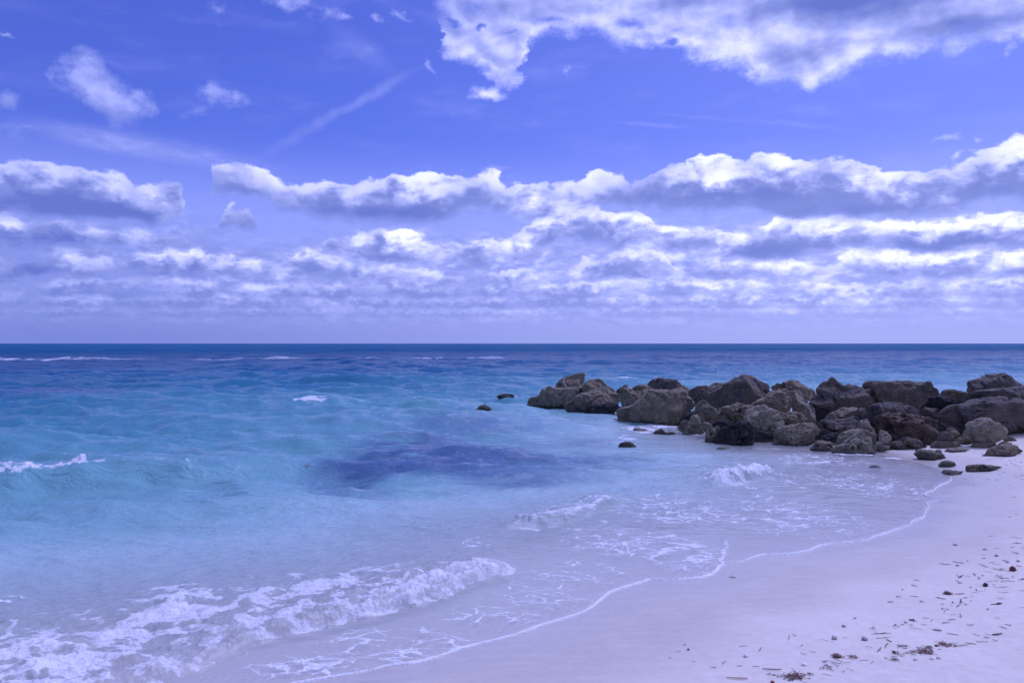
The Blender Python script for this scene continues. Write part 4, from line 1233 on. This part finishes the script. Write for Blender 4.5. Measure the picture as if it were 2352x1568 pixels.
# filler stones added deep in the heap, their black standing in for gap shade
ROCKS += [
 (V2, [(100,700),(200,640),(330,640),(420,760),(400,860),(200,880),(90,820)], 20.0, 'black', 'black filler stone for the shade in the gap behind the whitish cobble', .2, .6, .9, {}),
 (V2, [(1660,640),(1740,560),(1900,560),(1960,700),(1900,800),(1740,800)], 18.9, 'black', 'black filler stone for the shade in the hollow right of the upright tan slab', .2, .6, .9, {}),
 (V2, [(930,960),(980,900),(1180,900),(1330,930),(1330,1060),(1100,1090),(940,1070)], 17.6, 'black', 'black filler stone for the shade under the pale egg-like boulder', .3, .6, .9, {}),
 (V3, [(370,760),(440,700),(560,720),(600,860),(520,1000),(400,960)], 17.3, 'black', 'black filler stone for the shade in the slot left of the long brown block', .2, .6, .9, {}),
 (V3, [(1240,850),(1330,780),(1560,800),(1640,860),(1600,980),(1400,1000),(1250,960)], 16.9, 'black', 'black filler stone for the shade in the dark cave under the huge slab', .2, .6, .9, {}),
 (V1, [(2080,800),(2160,700),(2320,620),(2380,760),(2330,870),(2160,900),(2080,880)], 20.6, 'black', 'black filler stone for the shade in the crevice right of the biggest smooth block', .2, .6, .9, {}),
 (V2, [(460,820),(520,760),(640,740),(720,800),(680,900),(520,900)], 18.3, 'black', 'black filler stone for the shade above the holed grey rock', .3, .6, .9, {}),
 (V2, [(1760,960),(1800,900),(1960,900),(2080,940),(2060,1060),(1860,1080),(1760,1040)], 17.0, 'black', 'black filler stone for the shade beneath the slanting fluted boulder', .3, .6, .9, {}),
 (V2, [(440,520),(520,430),(700,430),(800,560),(760,700),(560,720),(450,620)], 21.2, 'black', 'black filler stone for the shade behind the foot of the tall dome', .2, .6, .9, {}),
 (V3, [(1080,560),(1200,500),(1360,520),(1360,680),(1200,740),(1080,680)], 18.2, 'black', 'black filler stone for the shade behind the small brown boulder', .2, .6, .9, {}),
]


def seated(pts_px, dep):
    """Distance at which the surveyed foot of a stone meets the sand or the water."""
    a = np.array(pts_px)
    foot = a[:, 1].max() - 0.12 * np.ptp(a[:, 1]) - 1.0
    x, y, z = ground_at(a[:, 0].mean(), foot)
    return y


for i, (vw, pts, dep, st, lab, pits, boxy, thick, ex) in enumerate(ROCKS):
    if ex.get('g'):
        dep = seated(vw(pts), dep)
    elif lab.startswith(('tan wedge', 'long brown', 'cloven', 'pale honey', 'low rough', 'small pale rock leaning', 'shaded rock', 'squarish grey')):
        dep = min(dep, seated(vw(pts), dep))
    build_rock(vw(pts), dep, st, lab, pits, boxy, thick, seed=i + 1, group=ex.get('g', PILE), rough=ex.get('rough', 1.0), strata=ex.get('strata', 0.0), name=ex.get('n', 'boulder'))


# ---------------------------------------------------------------- rope, weed and shells
def plain_mat(name, c1, c2, rough=0.8, scale=60.0, spec=0.3):
    m, g, out = new_mat(name)
    obj = g.node('ShaderNodeTexCoord').outputs['Object']
    rnd = E(g, g.node('ShaderNodeObjectInfo').outputs['Random'])
    n = g.noise(g.vm('ADD', obj, g.xyz(rnd, rnd, rnd)), scale, 4, 0.6)
    c = g.scale(g.mix(g.lin(n, 0.35, 0.65), c1, c2), g.m('MULTIPLY_ADD', rnd, 0.7, 0.65))
    b = g.node('ShaderNodeBump')
    b.inputs['Strength'].default_value = 0.5
    b.inputs['Distance'].default_value = 0.002
    g.put(b.inputs['Height'], n)
    p = g.node('ShaderNodeBsdfPrincipled')
    g.put(p.inputs['Base Color'], c)
    p.inputs['Roughness'].default_value = rough
    p.inputs['Specular IOR Level'].default_value = spec
    g.t.links.new(b.outputs[0], p.inputs['Normal'])
    g.t.links.new(p.outputs[0], out.inputs[0])
    return m


M_BLADE = plain_mat('dried_seagrass', (0.115, 0.068, 0.052, 1), (0.25, 0.165, 0.13, 1))
M_DARKW = plain_mat('black_seaweed', (0.022, 0.018, 0.022, 1), (0.05, 0.04, 0.045, 1), 0.6)
M_REDW = plain_mat('red_seaweed', (0.10, 0.022, 0.022, 1), (0.20, 0.05, 0.045, 1), 0.7)
M_PINKW = plain_mat('faded_seaweed', (0.30, 0.19, 0.16, 1), (0.42, 0.28, 0.24, 1), 0.8)
M_TAN = plain_mat('tan_stick', (0.24, 0.15, 0.08, 1), (0.36, 0.24, 0.14, 1), 0.8)
M_SHELL = plain_mat('bleached_shell', (0.52, 0.48, 0.44, 1), (0.66, 0.62, 0.58, 1), 0.5, 120.0)
M_GSHELL = plain_mat('grey_shell', (0.27, 0.24, 0.23, 1), (0.46, 0.42, 0.40, 1), 0.6, 120.0)
M_ROPE = plain_mat('white_rope', (0.62, 0.60, 0.56, 1), (0.75, 0.73, 0.70, 1), 0.8, 90.0)
M_LEAF = plain_mat('red_leaf', (0.22, 0.06, 0.045, 1), (0.32, 0.11, 0.08, 1), 0.6)


def tube_geo(path, radii, sides=6, flat=1.0):
    """Vertices and quads of a tapering tube along a path; flat < 1 squashes it vertically."""
    path = np.asarray(path, float)
    n = len(path)
    tan = np.gradient(path, axis=0)
    tan /= np.linalg.norm(tan, axis=1)[:, None] + 1e-12
    up = np.array([0, 0, 1.0])
    v, f = [], []
    for i in range(n):
        t = tan[i]
        a = np.cross(up if abs(t[2]) < 0.9 else np.array([1.0, 0, 0]), t)
        a /= np.linalg.norm(a) + 1e-12
        b = np.cross(t, a)
        for k in range(sides):
            w = 2 * math.pi * k / sides
            v.append(path[i] + radii[i] * (math.cos(w) * a + flat * math.sin(w) * b))
    for i in range(n - 1):
        for k in range(sides):
            k1 = (k + 1) % sides
            f.append((i * sides + k, i * sides + k1, (i + 1) * sides + k1, (i + 1) * sides + k))
    v.append(path[0]); v.append(path[-1])
    c0, c1 = len(v) - 2, len(v) - 1
    for k in range(sides):
        k1 = (k + 1) % sides
        f.append((c0, k1, k, k))
        f.append((c1, (n - 1) * sides + k, (n - 1) * sides + k1, (n - 1) * sides + k1))
    return np.array(v), f


def poly_mesh(name, v, f, mat, smooth=True):
    me = bpy.data.meshes.new(name)
    me.from_pydata([tuple(x) for x in v], [], [tuple(dict.fromkeys(q)) for q in f])
    me.polygons.foreach_set('use_smooth', [smooth] * len(me.polygons))
    me.materials.append(mat)
    return me


def link(name, me, loc, rz=0.0, label=None, cat=None, group=None, scale=1.0):
    o = bpy.data.objects.new(name, me)
    o.location = loc
    o.rotation_euler = (0, 0, rz)
    if scale != 1.0:
        o.scale = (scale,) * 3
    COL.objects.link(o)
    if label:
        o['label'] = label
        o['category'] = cat
    if group:
        o['group'] = group
    return o


RNG = np.random.default_rng(11)


def blade_geo(L, w, rng, lift=0.004, bend=0.5):
    n = 8
    t = np.linspace(-0.5, 0.5, n)
    k = rng.normal(0, bend)
    k2 = rng.normal(0, bend * 0.6)
    p = np.stack([t * L, L * (k * (t * t - 0.08) + k2 * t ** 3 * 2), w * 0.45 + lift * np.abs(rng.normal(0, 1)) * np.abs(np.sin(t * 3 + rng.uniform(0, 3)))], -1)
    r = w * (0.55 + 0.45 * np.cos(t * 2.6)) * rng.uniform(0.8, 1.2)
    return tube_geo(p, r, 5, 0.55)


def merge(parts):
    v, f, o = [], [], 0
    for a, b in parts:
        v.append(a)
        f += [tuple(i + o for i in q) for q in b]
        o += len(a)
    return np.vstack(v), f


def turned(geo, rz, rx, off):
    v, f = geo
    c, s = math.cos(rz), math.sin(rz)
    y = v[:, 1] * math.cos(rx) - v[:, 2] * math.sin(rx)
    z = v[:, 1] * math.sin(rx) + v[:, 2] * math.cos(rx)
    x = v[:, 0]
    return np.stack([x * c - y * s, x * s + y * c, z], -1) + np.array(off), f


PROTO = [poly_mesh('seagrass_strand', *blade_geo(0.062 * s, 0.0021, RNG, 0.004, b), M_BLADE) for s, b in ((1.0, .1), (1.1, .3), (0.8, .6), (1.3, .12), (0.7, .25), (1.0, 1.0))]
BIT = [poly_mesh('seagrass_scrap', *blade_geo(0.026 * s, 0.0026, RNG, 0.003, b), M_BLADE) for s, b in ((1.0, .2), (1.4, .5), (0.8, 1.0))]


def v5(x, y): return 1433.2 + x * 0.3906, 1205.8 + y * 0.3906
def vz(x, y): return 2009.8 + x * 0.19445, 1263.3 + y * 0.19445


def put_on_sand(px, py):
    x, y, z = ground_at(px, py)
    return (x, y, z)


_hx = []


def many_on_sand(P):
    """Ground points for many survey pixels at once."""
    P = np.array(P)
    u, v = (P[:, 0] - CX) / F_PX, (HY - P[:, 1]) / F_PX
    y = EYE / np.maximum(-v, 1e-3)
    for _ in range(12):
        h = np.maximum(sand_height(u * y, y), 0)
        y = 0.5 * y + 0.5 * (EYE - h) / -v
    return np.stack([u * y, y, np.maximum(sand_height(u * y, y), 0.0)], -1)


# blades placed where the photograph shows them: (view, x, y, length in view px, tilt)
SEEN = [(v5, q) for q in [(1187, 680, 70, -14), (1510, 637, 95, 2), (1520, 662, 80, 4), (1555, 678, 22, -55), (1540, 705, 60, 28), (1500, 728, 50, 25), (1440, 715, 50, -10), (1460, 612, 36, -14),
        (1300, 660, 40, 0), (700, 709, 50, 4), (800, 730, 40, 30), (1110, 744, 55, -12), (1055, 755, 45, -25), (970, 660, 34, 40), (1000, 645, 24, -50), (1045, 706, 30, 25),
        (525, 835, 26, -5), (680, 826, 30, 4), (585, 808, 24, 45), (775, 829, 32, -5), (857, 879, 52, 0), (320, 741, 26, -20), (408, 801, 28, -8), (268, 779, 20, 6), (378, 732, 14, 0),
        (355, 703, 18, -10), (1715, 606, 44, -12), (1840, 617, 38, -16), (1885, 575, 50, 10), (1925, 555, 44, 6), (1980, 530, 40, 40), (2035, 586, 42, -4), (1940, 643, 50, -14), (2090, 685, 56, 0),
        (2180, 645, 40, 4), (2130, 660, 34, -20), (2195, 545, 26, -8), (2230, 604, 34, -22), (2255, 587, 22, -8), (1975, 706, 56, 0), (1900, 705, 60, 12), (1830, 712, 60, 8), (1780, 718, 50, -14),
        (1690, 735, 44, 10), (1635, 712, 46, -20), (1600, 745, 36, 6), (1715, 745, 50, -20), (1410, 793, 46, 0), (1455, 806, 30, 10), (1300, 806, 60, -4), (1230, 803, 60, -18), (1180, 806, 36, 10),
        (1200, 835, 36, -30), (1330, 850, 40, -20), (1290, 858, 30, 30), (1190, 880, 50, -8), (1100, 880, 44, 0), (1060, 920, 40, -15), (980, 908, 50, 4), (940, 885, 60, -8), (1030, 872, 50, 4),
        (1885, 230, 50, -8), (1965, 219, 44, -18), (2020, 300, 40, 2), (1720, 325, 30, -10), (1705, 355, 34, -22), (1710, 419, 44, -4), (1570, 450, 36, 2), (1608, 421, 24, 4), (1748, 450, 24, -8),
        (1860, 430, 34, -25), (2160, 220, 50, 4), (2195, 230, 36, -16), (2250, 270, 40, 0), (2230, 205, 36, 8), (2210, 310, 60, -6), (2260, 328, 90, -4), (2180, 328, 60, 0), (2200, 365, 70, -4),
        (2240, 395, 50, -2), (2090, 388, 44, -4), (1975, 450, 44, 22), (2005, 425, 34, 12), (2330, 320, 30, 6), (2340, 385, 30, 2), (2300, 75, 60, -6), (2310, 106, 50, -2), (2155, 65, 30, 0), (2280, 130, 40, 10), (2190, 135, 34, 4),
        (2110, 176, 24, -4), (2140, 275, 40, -8), (2320, 240, 40, -6)]]
SEEN += [(vz, q) for q in [(825, 162, 105, -8), (980, 145, 90, -18), (480, 355, 55, -8), (458, 418, 48, -16), (465, 547, 96, -6), (545, 608, 44, -8), (265, 549, 44, 4), (172, 609, 62, 2),
        (780, 572, 60, -22), (1540, 435, 160, 0), (1170, 500, 90, -2), (1330, 700, 30, 10), (1000, 775, 80, 40), (905, 820, 80, -4), (830, 857, 90, 6), (1130, 883, 90, -4), (925, 995, 80, -14),
        (1180, 1003, 70, -4), (1325, 997, 60, -8), (985, 1127, 95, -2), (1070, 1120, 90, 0), (1125, 1100, 90, -12), (1215, 1080, 70, -14), (1300, 1080, 90, 2), (1310, 1033, 50, -18), (1410, 1065, 40, -8),
        (750, 1098, 80, -22), (270, 1242, 70, -4), (425, 1208, 90, -6), (1510, 918, 70, -24), (1570, 885, 40, -12), (60, 985, 160, 2), (80, 1035, 160, 4), (160, 1065, 40, -50), (130, 1120, 100, 26), (55, 1165, 55, 20),
        (430, 1225, 60, -24), (1140, 548, 50, -2), (1060, 565, 60, 6), (1730, 678, 50, -8), (1480, 572, 70, -14)]]


def scatter_line(rows, n, spread_px, rng):
    L = np.array([v5(*r) for r in rows])
    seg = np.hypot(*(L[1:] - L[:-1]).T)
    cum = np.concatenate([[0], np.cumsum(seg)]) / seg.sum()
    t = rng.uniform(0, 1, n)
    x = np.interp(t, cum, L[:, 0]) + rng.normal(0, spread_px * 1.4, n)
    y = np.interp(t, cum, L[:, 1]) + rng.normal(0, spread_px * 0.55, n)
    return list(zip(x, y))


def build_litter():
    rng = np.random.default_rng(5)
    spots = []
    for fn, (x, y, L, a) in SEEN:
        px, py = fn(x, y)
        k = 0.3906 if fn is v5 else 0.19445
        spots.append((px, py, L * k, a, 0))
    for rows, n, sp in (([(900, 885), (1060, 890), (1250, 810)], 34, 9), ([(1560, 770), (1760, 725), (1900, 705)], 26, 8), ([(1600, 600), (1830, 545), (1990, 440)], 26, 13), ([(1950, 320), (2200, 220), (2352, 150)], 20, 22),
                        ([(2050, 380), (2352, 250)], 14, 16)):
        for px, py in scatter_line(rows, n, sp, rng):
            spots.append((px, py, rng.uniform(5, 11), rng.normal(0, 22), 1))
    for x, y, w in ((1930, 640, 90), (2030, 647, 60), (1695, 658, 24), (1660, 632, 20), (2180, 710, 24), (2235, 850, 30), (2255, 1052, 20), (2180, 1078, 60), (2240, 590, 60), (2330, 640, 70), (2270, 610, 50), (2140, 468, 20), (2185, 420, 30),
                    (2240, 410, 40), (2310, 440, 40), (2280, 487, 60), (2300, 522, 50), (2120, 555, 30), (2060, 585, 30), (1420, 347, 36), (1380, 400, 26), (1960, 400, 200), (2090, 395, 90), (2030, 390, 60), (1860, 345, 40), (2240, 465, 50), (2205, 445, 30), (2330, 590, 60)):
        px, py = (3296 + x / 2.94) * 0.574219, (1700 + y / 2.94) * 0.574219
        spots.append((px, py, max(5, w * 0.195 * 0.8), rng.normal(0, 4), 2))
    G3 = many_on_sand([(a, b) for a, b, *_ in spots])
    labels = ('dark dried seagrass blade lying by itself on the pale dry sand', 'short broken seagrass scrap in the drift lines on the sand', 'dark weed strand stuck on the sand beside the loose rocks')
    groups = ('dried seagrass blades on the sand', 'seagrass scraps in the drift lines', 'weed strands beside the loose rocks')
    for (px, py, L, a, kind), p in zip(spots, G3):
        src = PROTO[rng.integers(len(PROTO))] if L > 9 else BIT[rng.integers(len(BIT))]
        real = L / F_PX * p[1]
        base = max(c[0] for c in src.vertices_co) if False else (0.062 if src.name.startswith('seagrass_strand') else 0.026)
        # a line that looks slanted on the picture is turned much more on the ground
        slope = math.radians(a)
        yaw = math.atan2(math.sin(slope) * p[1] / (EYE - p[2]), math.cos(slope))
        real *= math.hypot(math.cos(slope), math.sin(slope) * p[1] / (EYE - p[2]))
        o = link('seagrass_strand' if L > 9 else 'seagrass_scrap', src, (p[0], p[1], p[2] + 0.002), yaw, labels[kind], 'seagrass', groups[kind])
        k = min(real, 0.28) / base
        w = float(np.clip(rng.uniform(0.8, 1.5) * (p[1] / 4.5) ** 0.5, 0.7, 2.6))
        o.scale = (k, w, w)


build_litter()


def clump(name, loc, size, n, mat, label, cat, flat=0.5, seed=0, core=True, core_mat=None, wide=1.0):
    """A tangle of short weed fragments; the matted core is a part of its own."""
    rng = np.random.default_rng(seed)
    parts = []
    size *= 0.76
    for k in range(int(n * 0.62)):
        g0 = blade_geo(size * rng.uniform(0.4, 1.0), size * rng.uniform(0.016, 0.036), rng, size * 0.1, 0.8)
        r = size * 0.42 * math.sqrt(rng.uniform(0, 1))
        th = rng.uniform(0, 2 * math.pi)
        parts.append(turned(g0, rng.uniform(0, 6.3), rng.normal(0, 0.45), (r * math.cos(th) * wide, r * math.sin(th), size * flat * rng.uniform(0.0, 0.55) * (1 - r / size))))
    v, f = merge(parts)
    v[:, 2] = np.maximum(v[:, 2], 0.0005)
    o = link(name, poly_mesh(name, v, f, mat), loc, 0, label, cat)
    if core:
        V, F = ico(3)
        q = V * np.array([size * 0.38 * wide, size * 0.32, size * flat * 0.55])
        q = q * (1 + 0.5 * fbm3(V * 2.3, 3, seed))[:, None]
        q[:, 2] += size * flat * 0.3
        c = bpy.data.objects.new('matted_core', tri_mesh('matted_core', q, F, core_mat or mat))
        COL.objects.link(c)
        c.parent = o
    return o


def at_v5(x, y): return put_on_sand(*v5(x, y))
def at_z(x, y): return put_on_sand(*vz(x, y))


clump('seaweed_clump', at_z(1622, 240), 0.085, 34, M_REDW, 'dark red seaweed clump with a faded pink tail, near the right edge', 'seaweed', 0.75, 1)
p = at_z(1500, 228)
clump('seaweed_tail', (p[0], p[1], p[2]), 0.085, 16, M_PINKW, 'faded pink strands trailing left of the dark red clump', 'seaweed', 0.12, 2, False, wide=1.2)
clump('seaweed_clump', at_z(1300, 424), 0.062, 26, M_DARKW, 'black crumpled weed clump with a straw sticking out', 'seaweed', 0.8, 3)
clump('seagrass_tuft', at_z(850, 520), 0.082, 60, M_BLADE, 'bristly brown tuft like a little nest on bare sand', 'seaweed', 0.55, 4, True, M_BLADE)
clump('seagrass_tangle', at_v5(1250, 775), 0.085, 46, M_BLADE, 'brown heap of seagrass with a dark cap, below the white pebble', 'seaweed', 0.45, 5)
clump('seagrass_tangle', at_v5(1345, 775), 0.085, 26, M_BLADE, 'loose open tangle just right of the brown heap', 'seaweed', 0.15, 6, False)
clump('seagrass_tangle', at_v5(1000, 893), 0.13, 60, M_BLADE, 'widest mat of seagrass litter, at the bottom edge', 'seaweed', 0.12, 7, False, wide=1.6)
clump('seagrass_tangle', at_v5(1770, 748), 0.12, 50, M_BLADE, 'reddish tangle in the drift line, right of centre', 'seaweed', 0.14, 8, False, wide=1.5)
clump('seaweed_clump', at_z(590, 1195), 0.036, 18, M_REDW, 'small crimson weed knot on the reddish tangle', 'seaweed', 0.6, 9)
clump('seagrass_tangle', at_z(230, 1295), 0.065, 30, M_BLADE, 'small dark tangle lowest of the right-hand litter', 'seaweed', 0.3, 10, False)
clump('seagrass_tangle', at_z(320, 1135), 0.085, 20, M_BLADE, 'fan of crossed blades at the left end of the drift line', 'seaweed', 0.15, 11, False, wide=1.3)
clump('seaweed_clump', at_z(715, 1135), 0.034, 16, M_DARKW, 'little black weed knot in the middle of the drift line', 'seaweed', 0.7, 12)
clump('seagrass_tangle', at_z(850, 1120), 0.11, 34, M_BLADE, 'long loose bundle of blades right of the black knot', 'seaweed', 0.15, 13, False, wide=1.6)
clump('seagrass_tangle', at_z(640, 1150), 0.07, 26, M_BLADE, 'dense dark bundle just left of the black knot', 'seaweed', 0.25, 14, False, wide=1.3)
clump('seaweed_clump', at_z(220, 1205), 0.036, 14, M_REDW, 'small maroon weed scrap left of the reddish tangle', 'seaweed', 0.5, 15)
clump('seaweed_clump', at_z(1510, 332), 0.06, 18, M_BLADE, 'thin brown wisp below the dark red clump', 'seaweed', 0.15, 16, False, wide=1.8)
clump('seaweed_clump', at_z(1265, 302), 0.026, 10, M_DARKW, 'tiny black weed speck above the crumpled clump', 'seaweed', 0.5, 17)
clump('seaweed_clump', at_z(1475, 495), 0.035, 12, M_DARKW, 'small dark weed bit between the black clump and the pod', 'seaweed', 0.35, 18, False, wide=1.6)
clump('seaweed_clump', at_z(1740, 343), 0.03, 12, M_DARKW, 'small dark weed bit cut by the right edge of the picture', 'seaweed', 0.5, 19)
clump('seaweed_clump', at_v5(2310, 106), 0.05, 16, M_REDW, 'flat red-brown weed scrap, uppermost at the right edge', 'seaweed', 0.2, 20, False, wide=1.6)
clump('seaweed_clump', at_v5(872, 926), 0.04, 16, M_REDW, 'dark red weed bit cut by the bottom edge', 'seaweed', 0.5, 21)
clump('seaweed_clump', at_v5(1210, 838), 0.05, 14, M_REDW, 'upright reddish sprig beside the widest mat', 'seaweed', 0.5, 22, False)

# single sticks, pods and leaves
def stick(pt, L, r, yaw, mat, label, cat='twig', name='twig', bulge=0.0, seed=0, lift=0.006):
    rng = np.random.default_rng(seed)
    t = np.linspace(-0.5, 0.5, 12)
    path = np.stack([t * L, 0.12 * L * (t * t) * rng.choice([-1, 1]), r * 0.8 + lift * (t + 0.5)], -1)
    rad = r * (0.5 + 0.5 * np.cos(t * 2.4)) + bulge * np.exp(-((t - 0.22) / 0.16) ** 2)
    v, f = tube_geo(path, rad, 8, 0.8)
    return link(name, poly_mesh(name, v, f, mat), pt, yaw, label, cat)


stick(at_v5(637, 309), 0.065, 0.0042, -0.55, M_DARKW, 'short dark twig alone on the smooth wet sand', seed=1)
stick(at_z(1430, 640), 0.10, 0.004, 0.15, M_DARKW, 'black seed pod with a thin tail on bare sand', 'seed pod', 'seed_pod', 0.008, 2)
stick(at_v5(665, 902), 0.13, 0.0045, -0.2, M_TAN, 'orange-tan stick at the bottom edge, leftmost litter', seed=3)
stick(at_v5(868, 854), 0.12, 0.004, -0.35, M_REDW, 'reddish stick with a raised end above the bottom edge', seed=4, lift=0.012)
stick(at_z(1440, 998), 0.075, 0.005, 0.1, M_DARKW, 'stubby black stick on bare sand near the right edge', seed=5)
stick(at_z(1000, 318), 0.035, 0.005, -0.1, M_DARKW, 'short black bit beside a straw, left of the speck', 'seaweed', 'weed_bit', 0.003, 6)
stick(at_z(730, 948), 0.06, 0.005, -0.6, M_BLADE, 'thick brown stub of weed, lone between the drift lines', 'seaweed', 'weed_stub', 0.0, 7)
stick(at_z(430, 833), 0.04, 0.005, 0.0, M_DARKW, 'dark-headed weed stub in the bare middle sand', 'seaweed', 'weed_stub', 0.003, 8)
stick(at_z(1010, 612), 0.055, 0.005, 1.2, M_REDW, 'curled maroon weed strip below the bristly tuft', 'seaweed', 'weed_strip', 0.0, 9, 0.015)
stick(at_z(1000, 521), 0.075, 0.004, 0.0, M_TAN, 'tan twig pointing right from the bristly tuft', seed=10)


def shell(pt, size, mat, label, kind='fan', yaw=0.0, name='seashell', cat='shell'):
    if kind == 'fan':                        # ribbed half shell, lying hollow side down
        nu, nv = 40, 10
        v, f = [], []
        for i in range(nv + 1):
            a = i / nv * math.pi / 2
            for k in range(nu):
                w = 2 * math.pi * k / nu
                rib = 1 + 0.05 * math.cos(10 * w) * math.sin(a)
                v.append((math.cos(w) * math.sin(a) * size * 0.55 * rib, math.sin(w) * math.sin(a) * size * 0.45 * rib + 0.12 * size * math.cos(a), math.cos(a) * size * 0.42))
        for i in range(nv):
            for k in range(nu):
                k1 = (k + 1) % nu
                f.append((i * nu + k, (i + 1) * nu + k, (i + 1) * nu + k1, i * nu + k1))
        v, f = np.array(v), f
    elif kind == 'spiral':                   # small top shell: a coiling cone
        t = np.linspace(0, 1, 60)
        ang = t * 3.2 * 2 * math.pi
        rr = size * 0.30 * (1 - t) ** 1.1
        path = np.stack([np.cos(ang) * rr, np.sin(ang) * rr, size * 0.16 + t * size * 0.42], -1)
        v, f = tube_geo(path, size * 0.19 * (1 - t) ** 0.9 + 0.0006, 8)
    else:                                    # sea-worn pebble
        V, F = ico(4)
        v = V * np.array([size * 0.5, size * 0.42, size * 0.34]) * (1 + 0.12 * fbm3(V * 1.6, 3, int(size * 1e4)))[:, None] + np.array([0, 0, size * 0.26])
        f = [tuple(q) for q in F]
    return link(name, poly_mesh(name, v, f, mat), pt, yaw, label, cat)


shell(at_v5(1236, 668), 0.040, M_SHELL, 'smooth white egg-shaped pebble above the brown heap', 'pebble', 0.3, 'pebble', 'pebble')
shell(at_v5(1415, 670), 0.046, M_GSHELL, 'brown oval shell with a thin stalk, right of the white pebble', 'fan', 1.2)
shell(at_z(975, 180), 0.046, M_SHELL, 'pale cone shell between two straws, upper right sand', 'spiral', 0.4)
shell(at_z(1435, 68), 0.042, M_GSHELL, 'grey ribbed shell above the dark red clump', 'fan', 0.6)
shell(at_v5(1948, 118), 0.046, M_GSHELL, 'lone grey shell farthest from the litter, toward the swash', 'fan', 2.2)
shell(at_v5(2125, 145), 0.046, M_SHELL, 'pale shell beside weed strands, upper right sand', 'fan', 0.1)
shell(at_z(1690, 135), 0.036, M_SHELL, 'pale shell near the right edge above the dark red clump', 'spiral', 0.9)
shell(at_v5(1358, 546), 0.026, M_SHELL, 'tiny pale shell on bare sand, higher than the white pebble', 'spiral', 0.2)
shell(at_v5(1467, 602), 0.028, M_GSHELL, 'tiny grey shell above the brown oval one', 'fan', 0.4)
shell(at_v5(1292, 594), 0.028, M_GSHELL, 'tiny flat shell with a dark rim left of the tiny grey one', 'fan', 2.0)
shell(at_v5(718, 770), 0.038, M_SHELL, 'bleached shell pair lying left, far from other litter', 'fan', 0.9)
shell(at_v5(1060, 822), 0.036, M_SHELL, 'broken bleached shell left of the brown heap', 'fan', 2.6)
shell(at_z(1000, 388), 0.036, M_SHELL, 'pale shell above the bristly tuft', 'fan', 0.0)
shell(at_z(480, 1297), 0.032, M_SHELL, 'bleached shell right of the lowest tangle', 'fan', 0.5)
shell(at_z(675, 1290), 0.036, M_SHELL, 'bleached shell between two others, lowest row at right', 'spiral', 1.5)
shell(at_z(752, 1284), 0.034, M_GSHELL, 'brown-grey shell, rightmost of the lowest row', 'fan', 1.0)
shell(at_z(320, 465), 0.014, M_DARKW, 'tiny black pebble on bare sand left of the bristly tuft', 'pebble', 0, 'pebble', 'pebble')
shell(at_v5(378, 733), 0.018, M_DARKW, 'tiny dark pebble at the far left of the litter', 'pebble', 0, 'pebble', 'pebble')

# the strand of rope hanging down the upright boulder
def drape(view_pts, target, r):
    """Follow the face of a boulder along surveyed points."""
    dg = bpy.context.evaluated_depsgraph_get()
    dg.update()
    out = []
    for px, py in view_pts:
        d = Vector(((px - CX) / F_PX, 1.0, (HY - py) / F_PX)).normalized()
        o = Vector((0, 0, EYE))
        inv = target.matrix_world.inverted()
        ok, loc, nor, _ = target.ray_cast(inv @ o, (inv.to_3x3() @ d).normalized())
        if ok:
            out.append(np.array(target.matrix_world @ loc) + np.array(nor) * r * 0.7)
    return np.array(out)


def build_rope():
    bpy.context.view_layer.update()
    tgt = next(o for o in COL.objects if 'white rope strand' in o.get('label', ''))
    pts = smooth_line(np.array(V1([(657, 224), (645, 245), (641, 266), (645, 290), (655, 310), (668, 328), (684, 344)])), 4)
    path = drape(pts, tgt, 0.022)
    if len(path) < 4:
        return
    v, f = tube_geo(path, np.full(len(path), 0.022), 8)
    link('rope', poly_mesh('rope', v, f, M_ROPE), (0, 0, 0), 0, 'white rope strand hanging down the upright seaward boulder', 'rope')


build_rope()


def leaf(px, py, size, label, yaw):
    x, y = at(px, py, 0.05)
    z = 0.06
    n = 14
    t = np.linspace(-1, 1, n)
    w = 0.32 * (1 - t * t) ** 0.7
    v, f = [], []
    for i in range(n):
        for sgn in (-1, 0, 1):
            v.append((t[i] * size * 0.5, sgn * w[i] * size * 0.5, 0.02 + 0.10 * size * (t[i] ** 2) + 0.12 * size * abs(sgn) * w[i]))
    nv = len(v)
    v += [(a, b, c - 0.006) for a, b, c in v]
    for i in range(n - 1):
        for k in (0, 1):
            a = i * 3 + k
            f.append((a, a + 1, a + 4, a + 3))
            f.append((nv + a, nv + a + 3, nv + a + 4, nv + a + 1))
        for k in (0, 2):
            a = i * 3 + k
            f.append((a, a + 3, nv + a + 3, nv + a))
    return link('floating_leaf', poly_mesh('floating_leaf', np.array(v), f, M_LEAF), (x, y, sea_level(x, y)), yaw, label, 'leaf')


def sea_level(x, y):
    sea = bpy.data.objects['sea_water']
    ok, loc, _, _ = sea.ray_cast(Vector((x, y, 4)), Vector((0, 0, -1)))
    return loc.z if ok else 0.0


leaf(706, 1073, 0.09, 'red-brown leaf floating over the dark seagrass patch', 0.5)
leaf(1131, 1046, 0.11, 'orange-red leaf floating in the shallows left of the rocks', 0.1)
